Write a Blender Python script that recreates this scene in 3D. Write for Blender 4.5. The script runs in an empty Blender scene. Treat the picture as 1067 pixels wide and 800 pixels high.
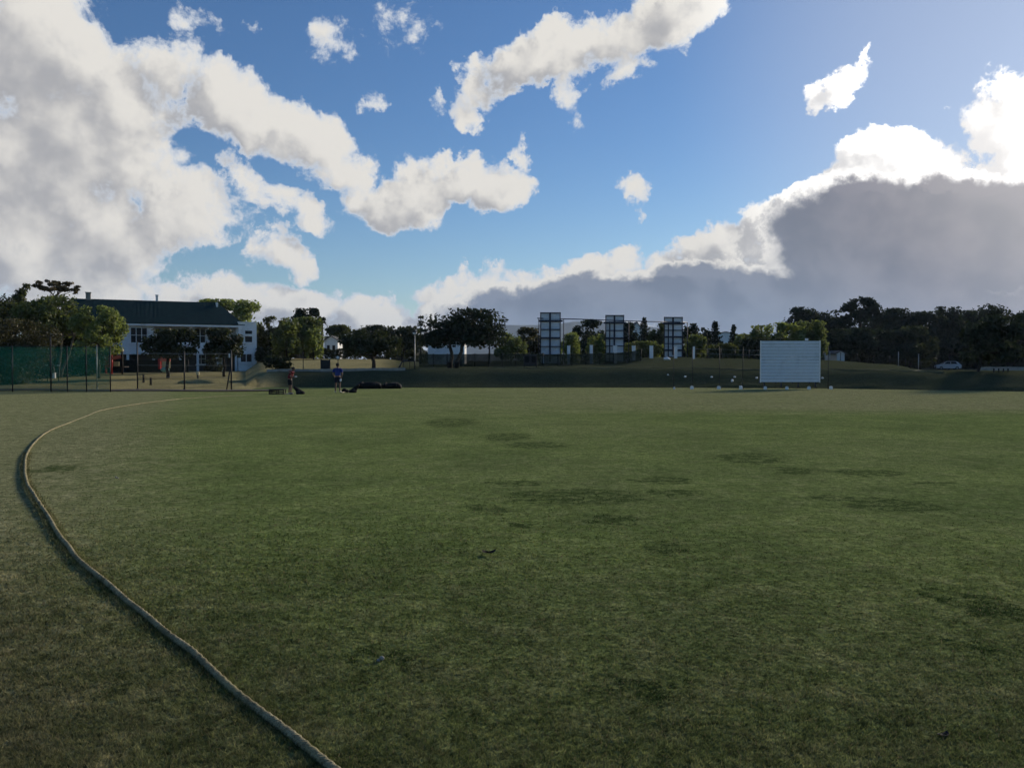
import bpy, bmesh, math, random
import numpy as np
from mathutils import Vector, Matrix, noise as mnoise
random.seed(7)
rng = np.random.default_rng(7)
SC = bpy.context.scene
COL = SC.collection
R = math.radians
# ---------------------------------------------------------------- camera
F_PX, CX, CY, HORIZON = 850.0, 533.5, 400.0, 381.0       # the photograph's own measurements
EYE = 1.6
PITCH = math.atan((HORIZON - CY) / F_PX)
cam_d = bpy.data.cameras.new('camera')
cam = bpy.data.objects.new('camera', cam_d)
COL.objects.link(cam)
cam.location = (0, 0, EYE)
cam.rotation_euler = (math.pi / 2 + PITCH, 0, 0)
cam_d.sensor_fit = 'HORIZONTAL'
cam_d.sensor_width = 36.0
cam_d.lens = F_PX / 1067.0 * 36.0
cam_d.clip_start = 0.05
cam_d.clip_end = 40000
SC.camera = cam
_cp, _sp = math.cos(PITCH), math.sin(PITCH)


def ray(px, py):
    a, b = (px - CX) / F_PX, (CY - py) / F_PX
    return Vector((a, _cp - b * _sp, _sp + b * _cp))


def at(px, py, Y):
    """point of the place seen at that spot of the photograph, Y metres ahead"""
    d = ray(px, py)
    return Vector((0, 0, EYE)) + d * (Y / d.y)


def gpt(px, py, z=0.0):
    d = ray(px, py)
    return Vector((0, 0, EYE)) + d * ((z - EYE) / d.z)


SC.view_settings.view_transform = 'Standard'
SC.view_settings.look = 'None'
SC.view_settings.exposure = 0.22
SC.view_settings.gamma = 1.0
SC.view_settings.use_curve_mapping = False
SC.render.engine = 'CYCLES'
cy = SC.cycles
cy.max_bounces = 5
cy.diffuse_bounces = 2
cy.glossy_bounces = 2
cy.transmission_bounces = 3
cy.transparent_max_bounces = 12
cy.volume_bounces = 0
cy.caustics_reflective = False
cy.caustics_refractive = False
cy.use_denoising = True
cy.use_adaptive_sampling = True
cy.adaptive_threshold = .03
# ---------------------------------------------------------------- sky and sun
SUN_AZ, SUN_EL = 42.0, 19.0                      # degrees to the right of straight ahead, above the horizon
SUN_DIR = Vector((math.sin(R(SUN_AZ)) * math.cos(R(SUN_EL)), math.cos(R(SUN_AZ)) * math.cos(R(SUN_EL)), math.sin(R(SUN_EL))))
SKY_STRENGTH = 0.10
SKY_VALUE = .84


class NT:
    """small helper round a node tree"""
    def __init__(self, tree):
        self.t = tree

    def n(self, kind, ins=(), **kw):
        nd = self.t.nodes.new(kind)
        for k, v in kw.items():
            setattr(nd, k, v)
        for i, v in (ins.items() if isinstance(ins, dict) else enumerate(ins)):
            if v is None:
                continue
            if isinstance(v, bpy.types.NodeSocket):
                self.t.links.new(v, nd.inputs[i])
            else:
                nd.inputs[i].default_value = v
        return nd

    def m(self, op, *a, clamp=False):
        return self.n('ShaderNodeMath', a, operation=op, use_clamp=clamp).outputs[0]

    def v(self, op, *a):
        nd = self.n('ShaderNodeVectorMath', a, operation=op)
        return nd.outputs['Value' if op in ('DOT_PRODUCT', 'LENGTH', 'DISTANCE') else 'Vector']

    def scale(self, vec, s):
        nd = self.n('ShaderNodeVectorMath', operation='SCALE')
        self.t.links.new(vec, nd.inputs[0])
        if isinstance(s, bpy.types.NodeSocket):
            self.t.links.new(s, nd.inputs['Scale'])
        else:
            nd.inputs['Scale'].default_value = s
        return nd.outputs[0]

    def ramp(self, x, lo, hi, a=0.0, b=1.0, smooth=True):
        nd = self.n('ShaderNodeMapRange', {0: x, 1: lo, 2: hi, 3: a, 4: b},
                    interpolation_type='SMOOTHSTEP' if smooth else 'LINEAR')
        return nd.outputs[0]

    def mix(self, f, a, b, blend='MIX'):
        nd = self.n('ShaderNodeMix', data_type='RGBA', blend_type=blend, clamp_factor=True)
        for sock, v in ((nd.inputs[0], f), (nd.inputs[6], a), (nd.inputs[7], b)):
            if isinstance(v, bpy.types.NodeSocket):
                self.t.links.new(v, sock)
            elif isinstance(v, (int, float)):
                sock.default_value = v
            else:
                sock.default_value = tuple(v) + (1.0,) if len(v) == 3 else v
        return nd.outputs[2]

    def noise(self, vec, scale, detail=2.0, rough=0.5, dist=0.0, lac=2.0, ntype='FBM', color=False):
        nd = self.n('ShaderNodeTexNoise', {'Vector': vec, 'Scale': scale, 'Detail': detail, 'Roughness': rough,
                                           'Distortion': dist, 'Lacunarity': lac}, noise_dimensions='3D', noise_type=ntype)
        return nd.outputs['Color' if color else 'Fac']


def azel(px, py):
    d = ray(px, py)
    return math.atan2(d.x, d.y), math.atan2(d.z, math.hypot(d.x, d.y))


# cumulus masses of that afternoon: (x, y, half width, half height, turn in degrees, weight)
CLOUDS = [
    # great heap on the left
    (30, 60, 112, 120, 0, 1.0), (60, 160, 132, 100, 0, 1.05), (125, 130, 62, 70, 0, .8), (20, 255, 150, 75, 0, 1.0),
    (185, 226, 78, 40, -6, .9), (110, 235, 95, 60, 0, .9), (-90, 120, 160, 200, 0, 1.0),
    # the arm running from it to the middle
    (182, 64, 46, 36, 20, .8), (245, 108, 76, 42, 32, .9), (318, 150, 74, 40, 22, .95), (360, 176, 34, 26, 10, .8),
    (396, 214, 40, 26, 10, .75), (432, 205, 48, 36, -25, .9), (478, 183, 48, 24, -5, .85), (521, 196, 34, 30, 0, .9),
    (255, 186, 34, 18, 35, .55), (290, 214, 48, 17, 32, .6), (328, 230, 34, 16, 20, .65), (290, 263, 33, 23, 20, .8),
    # small scraps
    (186, 8, 38, 14, 15, .30), (263, 29, 15, 11, 0, .45), (392, 14, 44, 34, 35, .24), (352, 44, 30, 24, 55, .22),
    (388, 110, 13, 19, 70, .45), (456, 108, 13, 13, 20, .5), (545, 160, 9, 16, 0, .42),
    (662, 200, 24, 16, 30, .7), (676, 214, 10, 15, 0, .5), (700, 226, 8, 8, 0, .36),
    # streak at the top
    (705, 14, 62, 38, -25, .95), (636, 42, 78, 30, -12, .9), (552, 64, 72, 24, -24, .9), (498, 92, 32, 26, -40, .75),
    (486, 119, 28, 15, 20, .7), (594, 92, 14, 36, -8, .42), (650, 72, 42, 14, -20, .42), (740, 0, 30, 20, -40, .6),
    # right, round the sun
    (882, 94, 40, 19, -12, .8), (846, 106, 14, 17, 25, .55), (900, 66, 8, 18, 0, .45),
    (945, 160, 72, 24, 6, .9), (1040, 124, 50, 36, 10, .95), (1066, 178, 46, 46, 0, .9), (905, 180, 62, 17, -8, .85),
    (1120, 120, 90, 60, 0, .8),
    (884, 254, 110, 74, -6, 4.6), (1010, 246, 140, 66, 6, 4.6), (1130, 280, 130, 80, 0, 3.2), (950, 296, 180, 56, 0, 3.0),
    (800, 236, 34, 26, -25, .85), (765, 262, 50, 28, -10, .85), (728, 258, 28, 22, 0, .8),
    # bank along the skyline
    (656, 268, 30, 20, 0, .8), (688, 274, 28, 18, 0, .7), (612, 280, 36, 18, -8, .8), (560, 292, 30, 16, 0, .7),
    (508, 296, 42, 20, -10, .8), (470, 310, 42, 19, 0, .75), (570, 322, 150, 36, -4, 3.6), (690, 310, 140, 38, -4, 3.8),
    (800, 322, 160, 46, 0, 4.0), (560, 348, 220, 28, 0, 2.2), (870, 344, 280, 42, 0, 3.0),
    # and behind the clubhouse
    (188, 302, 54, 25, 6, .85), (236, 308, 66, 26, 8, .9), (318, 320, 60, 24, 6, .9), (386, 332, 58, 20, 6, .8),
    (60, 320, 150, 36, 0, .9), (300, 356, 280, 28, 0, .9),
    (640, 376, 240, 30, 0, 2.2), (980, 372, 300, 40, 0, 3.0), (980, 322, 220, 40, 0, 3.0), (300, 382, 420, 24, 0, .8),
]


def build_world():
    world = bpy.data.worlds.new('World')
    SC.world = world
    world.use_nodes = True
    t = world.node_tree
    t.nodes.clear()
    # ---- the cloud field as a group: direction -> how deep inside a cloud
    g = bpy.data.node_groups.new('cloud_field', 'ShaderNodeTree')
    g.interface.new_socket('Dir', in_out='INPUT', socket_type='NodeSocketVector')
    g.interface.new_socket('Depth', in_out='OUTPUT', socket_type='NodeSocketFloat')
    G = NT(g)
    gi, go = g.nodes.new('NodeGroupInput'), g.nodes.new('NodeGroupOutput')
    d = G.v('NORMALIZE', gi.outputs[0])
    # billows push the outlines about
    w1 = G.v('SUBTRACT', G.noise(d, 11.0, 2.0, .5, color=True), (.5, .5, .5))
    w2 = G.v('SUBTRACT', G.noise(d, 40.0, 4.0, .65, color=True), (.5, .5, .5))
    dw = G.v('ADD', d, G.v('ADD', G.scale(w1, .06), G.scale(w2, .038)))
    s = G.n('ShaderNodeSeparateXYZ', [dw])
    az = G.m('ARCTAN2', s.outputs[0], s.outputs[1])
    el = G.m('ARCSINE', s.outputs[2])
    p = G.n('ShaderNodeCombineXYZ', [az, el, 0.0]).outputs[0]
    acc = None
    for nb, (x, y, rx, ry, rot, w) in enumerate(CLOUDS):
        if nb and nb % 10 == 0:                              # keeps the shader's working set small
            p = G.v('ADD', p, G.scale(G.n('ShaderNodeCombineXYZ', [acc, acc, acc]).outputs[0], 1e-9))
        a, e = azel(x, y)
        k = 1.0 / F_PX
        kx = k * max(math.cos(math.atan((x - CX) / F_PX)) ** 2, .55)
        mp = G.n('ShaderNodeMapping', {0: p, 1: (a, e, 0), 2: (0, 0, R(-rot)), 3: (rx * kx, ry * k, 1)}, vector_type='TEXTURE')
        q = mp.outputs[0]
        val = G.m('MULTIPLY_ADD', G.v('DOT_PRODUCT', q, q), -w, w)
        acc = val if acc is None else G.m('SMOOTH_MAX', acc, val, .12)
    acc = G.m('MAXIMUM', acc, -1.2)
    fb = G.noise(d, 15.0, 10.0, .64, .25)
    soft = G.noise(d, 15.0, 2.5, .55, .25)
    vo = G.n('ShaderNodeTexVoronoi', {'Vector': dw, 'Scale': 42.0, 'Detail': 1.0, 'Roughness': .5, 'Lacunarity': 2.3},
             feature='F1', voronoi_dimensions='3D', normalize=True).outputs['Distance']
    puff = G.m('MULTIPLY', G.m('SUBTRACT', .38, vo), .55)
    dens = G.m('ADD', acc, G.m('MULTIPLY', G.m('SUBTRACT', fb, .52), 2.9))
    dens = G.m('ADD', dens, puff)
    lowf = G.m('ADD', G.m('MULTIPLY', G.m('MINIMUM', acc, 1.2), 1.5), G.m('MULTIPLY', soft, 2.6))
    lowf = G.m('ADD', lowf, puff)
    g.interface.new_socket('Relief', in_out='OUTPUT', socket_type='NodeSocketFloat')
    g.links.new(dens, go.inputs[0])
    g.links.new(lowf, go.inputs[1])

    W = NT(t)
    tc = W.n('ShaderNodeTexCoord')
    dirv = W.v('NORMALIZE', tc.outputs['Generated'])
    f0 = W.n('ShaderNodeGroup', node_tree=g)
    t.links.new(dirv, f0.inputs[0])
    f1 = W.n('ShaderNodeGroup', node_tree=g)
    # a step towards the sun and a little up
    step = Vector((math.sin(R(SUN_AZ)), 0.0, .50)).normalized() * .030
    t.links.new(W.v('ADD', dirv, tuple(step)), f1.inputs[0])
    D0 = f0.outputs[0]
    rel = W.m('SUBTRACT', f0.outputs[1], f1.outputs[1])
    sky = W.n('ShaderNodeTexSky', sky_type='NISHITA', sun_disc=False, sun_elevation=R(SUN_EL), sun_rotation=R(SUN_AZ),
              altitude=50.0, air_density=1.0, dust_density=.25, ozone_density=3.0)
    hs = W.n('ShaderNodeHueSaturation', {'Saturation': 1.1, 'Value': SKY_VALUE, 'Color': sky.outputs[0], 'Fac': 1.0})
    sepd = W.n('ShaderNodeSeparateXYZ', [dirv])
    z = sepd.outputs[2]
    cs = W.v('DOT_PRODUCT', dirv, tuple(SUN_DIR))           # cosine of the angle to the sun
    near = W.ramp(cs, .86, .985)                            # back lit part of the sky
    glow = W.ramp(cs, .93, 1.0)
    alpha = W.ramp(D0, .0, .36)
    core = W.ramp(D0, 1.0, 2.35)
    big = W.noise(dirv, 5.0, 3.0, .5)
    lit = W.ramp(W.m('ADD', rel, W.m('MULTIPLY', W.m('SUBTRACT', big, .5), 1.9)), -.75, .55)
    s10 = 1.0 / SKY_STRENGTH

    def c(r, g_, b):
        return (r * s10, g_ * s10, b * s10)
    low = W.ramp(z, .02, .15)                               # 0 at the skyline
    thin = W.mix(low, c(.50, .56, .64), c(.56, .60, .66))
    dark = W.mix(low, c(.31, .335, .385), c(.36, .36, .375))
    bright = W.mix(low, c(.66, .65, .625), c(.69, .665, .62))
    side = W.mix(lit, dark, bright)
    side = W.mix(W.ramp(D0, .15, .6), thin, side)
    back = W.mix(near, side, W.mix(lit, c(.78, .76, .75), c(1.5, 1.46, 1.40)))
    heavy = W.mix(low, W.mix(near, c(.14, .185, .275), c(.225, .225, .27)), W.mix(near, c(.17, .195, .25), c(.205, .20, .23)))
    heavy = W.mix(1.0, heavy, W.mix(W.ramp(rel, -.6, .5), (.86, .88, .90), (1.2, 1.16, 1.12)), 'MULTIPLY')
    cloud = W.mix(core, back, heavy)
    cloud = W.mix(W.m('MULTIPLY', glow, .35), cloud, c(.9, .86, .82))
    tint = W.mix(1.0, hs.outputs[0], W.mix(W.ramp(z, 0.0, .30), (.92, .97, 1.0), (.72, .85, 1.0)), 'MULTIPLY')
    base = W.mix(W.m('MULTIPLY', near, .40), tint, c(.50, .52, .60))
    colr = W.mix(alpha, base, cloud)
    bg = W.n('ShaderNodeBackground', [colr, SKY_STRENGTH])
    out = W.n('ShaderNodeOutputWorld')
    t.links.new(bg.outputs[0], out.inputs[0])
    world.cycles.sampling_method = 'MANUAL'
    world.cycles.sample_map_resolution = 256


build_world()
sl = bpy.data.lights.new('sun', 'SUN')
sl.energy = 3.5
sl.angle = R(9.0)
sl.color = (1.0, .87, .70)
so = bpy.data.objects.new('sun', sl)
COL.objects.link(so)
so.rotation_euler = SUN_DIR.to_track_quat('Z', 'Y').to_euler()
# ---------------------------------------------------------------- materials
def new_mat(name):
    m = bpy.data.materials.new(name)
    m.use_nodes = True
    m.node_tree.nodes.clear()
    return m, NT(m.node_tree)


def finish(n, shader):
    n.n('ShaderNodeOutputMaterial', [shader])


def paint(name, col, rough=.6, var=.25, scale=6.0, bump=.0, metal=0.0, spec=.4, dirt=None, fine=60.0):
    """a surface with uneven colour and a little relief"""
    m, n = new_mat(name)
    co = n.n('ShaderNodeTexCoord').outputs['Object']
    a = n.noise(co, scale, 5, .6)
    b = n.noise(co, fine, 2, .5)
    f = n.m('ADD', n.m('MULTIPLY', a, .7), n.m('MULTIPLY', b, .3))
    lo = tuple(c * (1 - var) for c in col)
    hi = tuple(min(.95, c * (1 + var)) for c in col)
    c = n.mix(n.ramp(f, .3, .7), lo, hi)
    if dirt:
        c = n.mix(n.m('MULTIPLY', n.ramp(n.noise(co, scale * .6, 6, .7), .5, .72), .6), c, dirt)
    p = n.n('ShaderNodeBsdfPrincipled', {'Base Color': c, 'Roughness': rough, 'Metallic': metal, 'Specular IOR Level': spec})
    if bump:
        bm_ = n.n('ShaderNodeBump', {'Height': b, 'Strength': bump, 'Distance': .01})
        n.t.links.new(bm_.outputs[0], p.inputs['Normal'])
    finish(n, p.outputs[0])
    return m


def leafy(name, lo, hi, trans=.35, gloss=.12):
    """foliage: every leaf its own green, some light passing through"""
    m, n = new_mat(name)
    g = n.n('ShaderNodeNewGeometry')
    oi = n.n('ShaderNodeObjectInfo')
    co = n.n('ShaderNodeTexCoord').outputs['Object']
    r = g.outputs['Random Per Island']
    big = n.noise(co, .9, 3, .55)
    f = n.m('ADD', n.m('MULTIPLY', r, .55), n.m('MULTIPLY', n.ramp(big, .3, .7), .45))
    f = n.m('ADD', f, n.m('MULTIPLY', n.m('SUBTRACT', oi.outputs['Random'], .5), .25), clamp=True)
    c = n.mix(f, lo, hi)
    d = n.n('ShaderNodeBsdfDiffuse', [c])
    t = n.n('ShaderNodeBsdfTranslucent', [n.mix(.5, c, (hi[0] * 1.5, hi[1] * 1.5, hi[2] * .8))])
    mx = n.n('ShaderNodeMixShader', [trans, d.outputs[0], t.outputs[0]])
    gl = n.n('ShaderNodeBsdfGlossy', {'Color': (.5, .5, .5, 1), 'Roughness': .55})
    mx2 = n.n('ShaderNodeMixShader', [gloss * .35, mx.outputs[0], gl.outputs[0]])
    finish(n, mx2.outputs[0])
    return m


def netting(name, col, cover):
    m, n = new_mat(name)
    co = n.n('ShaderNodeTexCoord').outputs['Object']
    v = n.m('ADD', cover - .12, n.m('MULTIPLY', n.noise(co, 1.3, 4, .6), .24), clamp=True)
    tr = n.n('ShaderNodeBsdfTransparent')
    d = n.n('ShaderNodeBsdfDiffuse', [col + (1,)])
    tl = n.n('ShaderNodeBsdfTranslucent', [col + (1,)])
    b = n.n('ShaderNodeMixShader', [.4, d.outputs[0], tl.outputs[0]])
    finish(n, n.n('ShaderNodeMixShader', [v, tr.outputs[0], b.outputs[0]]).outputs[0])
    return m


def bark(name, col):
    m, n = new_mat(name)
    co = n.n('ShaderNodeTexCoord').outputs['Object']
    st = n.n('ShaderNodeMapping', {0: co, 3: (6, 6, 1.2)}).outputs[0]
    a = n.noise(st, 2.0, 6, .7)
    c = n.mix(n.ramp(a, .35, .65), tuple(x * .5 for x in col), tuple(x * 1.35 for x in col))
    p = n.n('ShaderNodeBsdfPrincipled', {'Base Color': c, 'Roughness': .9, 'Specular IOR Level': .2})
    bp = n.n('ShaderNodeBump', {'Height': a, 'Strength': .7, 'Distance': .05})
    n.t.links.new(bp.outputs[0], p.inputs['Normal'])
    finish(n, p.outputs[0])
    return m


# ---------------------------------------------------------------- mesh building
class MB:
    """collects shapes in world coordinates; build() links them as ONE mesh object"""
    def __init__(self):
        self.v, self.f, self.s = [], [], []

    def add(self, vs, fs, smooth=False):
        o = len(self.v)
        self.v += [tuple(p) for p in vs]
        for f in fs:
            self.f.append([i + o for i in f])
            self.s.append(smooth)
        return self

    def box(self, c, size, rz=0.0, bev=0.0):
        hx, hy, hz = (s / 2 for s in size)
        M = Matrix.Rotation(rz, 3, 'Z')
        c = Vector(c)
        if bev <= 0:
            vs = [c + M @ Vector((x * hx, y * hy, z * hz)) for z in (-1, 1) for y in (-1, 1) for x in (-1, 1)]
            return self.add(vs, [(0, 2, 3, 1), (4, 5, 7, 6), (0, 1, 5, 4), (2, 6, 7, 3), (0, 4, 6, 2), (1, 3, 7, 5)])
        b = min(bev, hx * .9, hy * .9, hz * .9)
        bm = bmesh.new()
        bmesh.ops.create_cube(bm, size=1.0)
        for v in bm.verts:
            v.co = Vector((v.co.x * 2 * hx, v.co.y * 2 * hy, v.co.z * 2 * hz))
        bmesh.ops.bevel(bm, geom=list(bm.edges), offset=b, segments=2, affect='EDGES', profile=.5)
        bm.verts.index_update()
        vs = [c + M @ v.co for v in bm.verts]
        fs = [[v.index for v in f.verts] for f in bm.faces]
        bm.free()
        return self.add(vs, fs, False)

    def tube(self, pts, rad, n=8, cap=True):
        pts = [Vector(p) for p in pts]
        if not isinstance(rad, (list, tuple)):
            rad = [rad] * len(pts)
        vs, up = [], None
        for i, p in enumerate(pts):
            d = (pts[min(i + 1, len(pts) - 1)] - pts[max(i - 1, 0)])
            d = d.normalized() if d.length > 1e-9 else Vector((0, 0, 1))
            if up is None:
                up = Vector((0, 0, 1)) if abs(d.z) < .9 else Vector((1, 0, 0))
            x = d.cross(up)
            x = x.normalized() if x.length > 1e-6 else d.orthogonal().normalized()
            y = x.cross(d).normalized()
            up = y
            for k in range(n):
                a = 2 * math.pi * k / n
                vs.append(p + (x * math.cos(a) + y * math.sin(a)) * rad[i])
        fs = []
        for i in range(len(pts) - 1):
            for k in range(n):
                k2 = (k + 1) % n
                fs.append((i * n + k, i * n + k2, (i + 1) * n + k2, (i + 1) * n + k))
        if cap:
            fs.append(tuple(range(n - 1, -1, -1)))
            fs.append(tuple((len(pts) - 1) * n + k for k in range(n)))
        return self.add(vs, fs, True)

    def bar(self, a, b, w, h=None):
        """square bar from a to b"""
        a, b = Vector(a), Vector(b)
        h = h or w
        d = (b - a).normalized()
        ref = Vector((0, 0, 1)) if abs(d.z) < .9 else Vector((0, 1, 0))
        x = d.cross(ref).normalized() * w / 2
        y = x.cross(d).normalized() * h / 2
        vs = [p + sx * x + sy * y for p in (a, b) for sx, sy in ((-1, -1), (1, -1), (1, 1), (-1, 1))]
        return self.add(vs, [(3, 2, 1, 0), (4, 5, 6, 7), (0, 1, 5, 4), (1, 2, 6, 5), (2, 3, 7, 6), (3, 0, 4, 7)])

    def blob(self, c, r, n=12, m=8, jit=.0, flat=None, seed=0):
        c = Vector(c)
        rx, ry, rz = r if isinstance(r, (tuple, list)) else (r, r, r)
        vs, fs = [], []
        for i in range(m + 1):
            t = math.pi * i / m
            for k in range(n):
                a = 2 * math.pi * k / n
                d = Vector((math.sin(t) * math.cos(a), math.sin(t) * math.sin(a), math.cos(t)))
                q = 1 + jit * mnoise.noise(d * 1.7 + Vector((seed * 3.1, seed, 0)))
                z = d.z * rz * q
                if flat is not None:
                    z = max(z, flat)
                vs.append(c + Vector((d.x * rx * q, d.y * ry * q, z)))
        for i in range(m):
            for k in range(n):
                k2 = (k + 1) % n
                fs.append((i * n + k, (i + 1) * n + k, (i + 1) * n + k2, i * n + k2))
        return self.add(vs, fs, True)

    def prism(self, prof, a, b):
        """closed outline given as points at a, pushed to b"""
        off = Vector(b) - Vector(a)
        n = len(prof)
        vs = [Vector(p) for p in prof] + [Vector(p) + off for p in prof]
        fs = [tuple(range(n - 1, -1, -1)), tuple(range(n, 2 * n))]
        fs += [(i, (i + 1) % n, (i + 1) % n + n, i + n) for i in range(n)]
        return self.add(vs, fs)

    def build(self, name, mat, parent=None, origin=None, fixn=True):
        o0 = Vector(origin) if origin is not None else (world_loc(parent) if parent else None)
        if o0 is None:
            xs = np.array(self.v)
            mn, mx = xs.min(0), xs.max(0)
            o0 = Vector(((mn[0] + mx[0]) / 2, (mn[1] + mx[1]) / 2, mn[2]))
        me = bpy.data.meshes.new(name)
        me.from_pydata([tuple(Vector(p) - o0) for p in self.v], [], self.f)
        me.polygons.foreach_set('use_smooth', self.s)
        if fixn:
            bm = bmesh.new()
            bm.from_mesh(me)
            bmesh.ops.recalc_face_normals(bm, faces=bm.faces)
            bm.to_mesh(me)
            bm.free()
        me.materials.append(mat)
        o = bpy.data.objects.new(name, me)
        COL.objects.link(o)
        if parent:
            o.parent = parent
            o.location = o0 - world_loc(parent)
        else:
            o.location = o0
        return o


def world_loc(o):
    p = Vector(o.location)
    while o.parent:
        o = o.parent
        p += Vector(o.location)
    return p


def raw_mesh(name, V, Fq, mat, parent=None, loc=(0, 0, 0), smooth=False):
    """V (n,3) and faces (m,k) as arrays"""
    me = bpy.data.meshes.new(name)
    V = np.asarray(V, np.float32)
    Fq = np.asarray(Fq, np.int32)
    me.vertices.add(len(V))
    me.vertices.foreach_set('co', V.ravel())
    k = Fq.shape[1]
    me.loops.add(Fq.size)
    me.loops.foreach_set('vertex_index', Fq.ravel())
    me.polygons.add(len(Fq))
    me.polygons.foreach_set('loop_start', np.arange(0, Fq.size, k, dtype=np.int32))
    me.update(calc_edges=True)
    if smooth:
        me.polygons.foreach_set('use_smooth', [True] * len(Fq))
    me.materials.append(mat)
    o = bpy.data.objects.new(name, me)
    COL.objects.link(o)
    o.parent = parent
    o.location = loc
    return o


def tag(o, label, cat, group=None):
    o['label'] = label
    o['category'] = cat
    if group:
        o['group'] = group
    return o


def thing(name, label, cat, loc, group=None):
    o = bpy.data.objects.new(name, None)
    COL.objects.link(o)
    o.location = loc
    o.empty_display_size = .3
    return tag(o, label, cat, group)


def kind(o, k):
    o['kind'] = k
    return o
# ---------------------------------------------------------------- the lie of the land
PROF = {   # column of the photograph: (metres ahead, height) along that line of sight
    -500: [(46, 0), (57, .2), (70, .5), (82, .9), (90, .96), (140, 1.4), (400, 3), (1400, 5)],
    0: [(49, 0), (60, .2), (72, .5), (82, .9), (90, .96), (140, 1.4), (400, 3), (1400, 5)],
    256: [(52, 0), (60, .22), (72, .55), (82, .9), (90, .96), (140, 1.5), (400, 3), (1400, 5)],
    274: [(61, 0), (65.5, 1.12), (71, 1.2), (100, 2.5), (140, 2.9), (400, 4), (1400, 5)],
    400: [(59, 0), (64, 1.22), (71, 1.3), (100, 2.4), (140, 2.6), (400, 4), (1400, 5)],
    450: [(58.5, 0), (63, 1.34), (71, 1.38), (85, 1.55), (140, 2.0), (400, 4), (1400, 5)],
    540: [(59, 0), (63, 1.38), (71, 1.42), (85, 1.6), (140, 2.2), (400, 4), (1400, 5)],
    640: [(59, 0), (63, 1.38), (71, 1.42), (85, 1.9), (140, 2.4), (400, 4), (1400, 5)],
    680: [(59, 0), (63, 1.38), (69, 1.42), (85, 2.5), (140, 2.6), (400, 4), (1400, 5)],
    860: [(57, 0), (61, 1.3), (66, 1.36), (85, 2.15), (140, 2.5), (400, 4), (1400, 5)],
    925: [(54.5, 0), (59, 1.26), (64, 1.3), (90, 1.7), (140, 2.0), (400, 4), (1400, 5)],
    964: [(53, 0), (57.5, 1.22), (64, 1.17), (120, .96), (142, .9), (160, 1.4), (400, 4), (1400, 5)],
    1100: [(50, 0), (54.5, 1.2), (64, 1.15), (120, .96), (142, .9), (160, 1.4), (400, 4), (1400, 5)],
    1700: [(38, 0), (43, 1.2), (64, 1.15), (120, .96), (142, .9), (160, 1.4), (400, 4), (1400, 5)],
}
_keys = sorted(PROF)


def _prof(k, Y):
    p = PROF[k]
    if Y <= p[0][0]:
        return (Y - p[0][0]) * .03
    for (a, za), (b, zb) in zip(p, p[1:]):
        if Y <= b:
            t = (Y - a) / (b - a)
            if a == p[0][0]:
                t = t * t * (3 - 2 * t) * .6 + t * .4
            return za + (zb - za) * t
    return p[-1][1]


def foot(px):
    px = min(max(px, _keys[0]), _keys[-1])
    for a, b in zip(_keys, _keys[1:]):
        if px <= b:
            t = (px - a) / (b - a)
            return PROF[a][0][0] * (1 - t) + PROF[b][0][0] * t


def H(px, Y):
    px = min(max(px, _keys[0]), _keys[-1])
    for a, b in zip(_keys, _keys[1:]):
        if px <= b:
            t = (px - a) / (b - a)
            t = t * t * (3 - 2 * t)
            return _prof(a, Y) * (1 - t) + _prof(b, Y) * t


def Hxy(X, Y):
    return max(0.0, H(CX + F_PX * X / Y, Y))


def gp(px, Y, dz=0.0):
    """ground point in that column, Y metres ahead"""
    return Vector(((px - CX) / F_PX * Y, Y, max(0.0, H(px, Y)) + dz))


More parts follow.
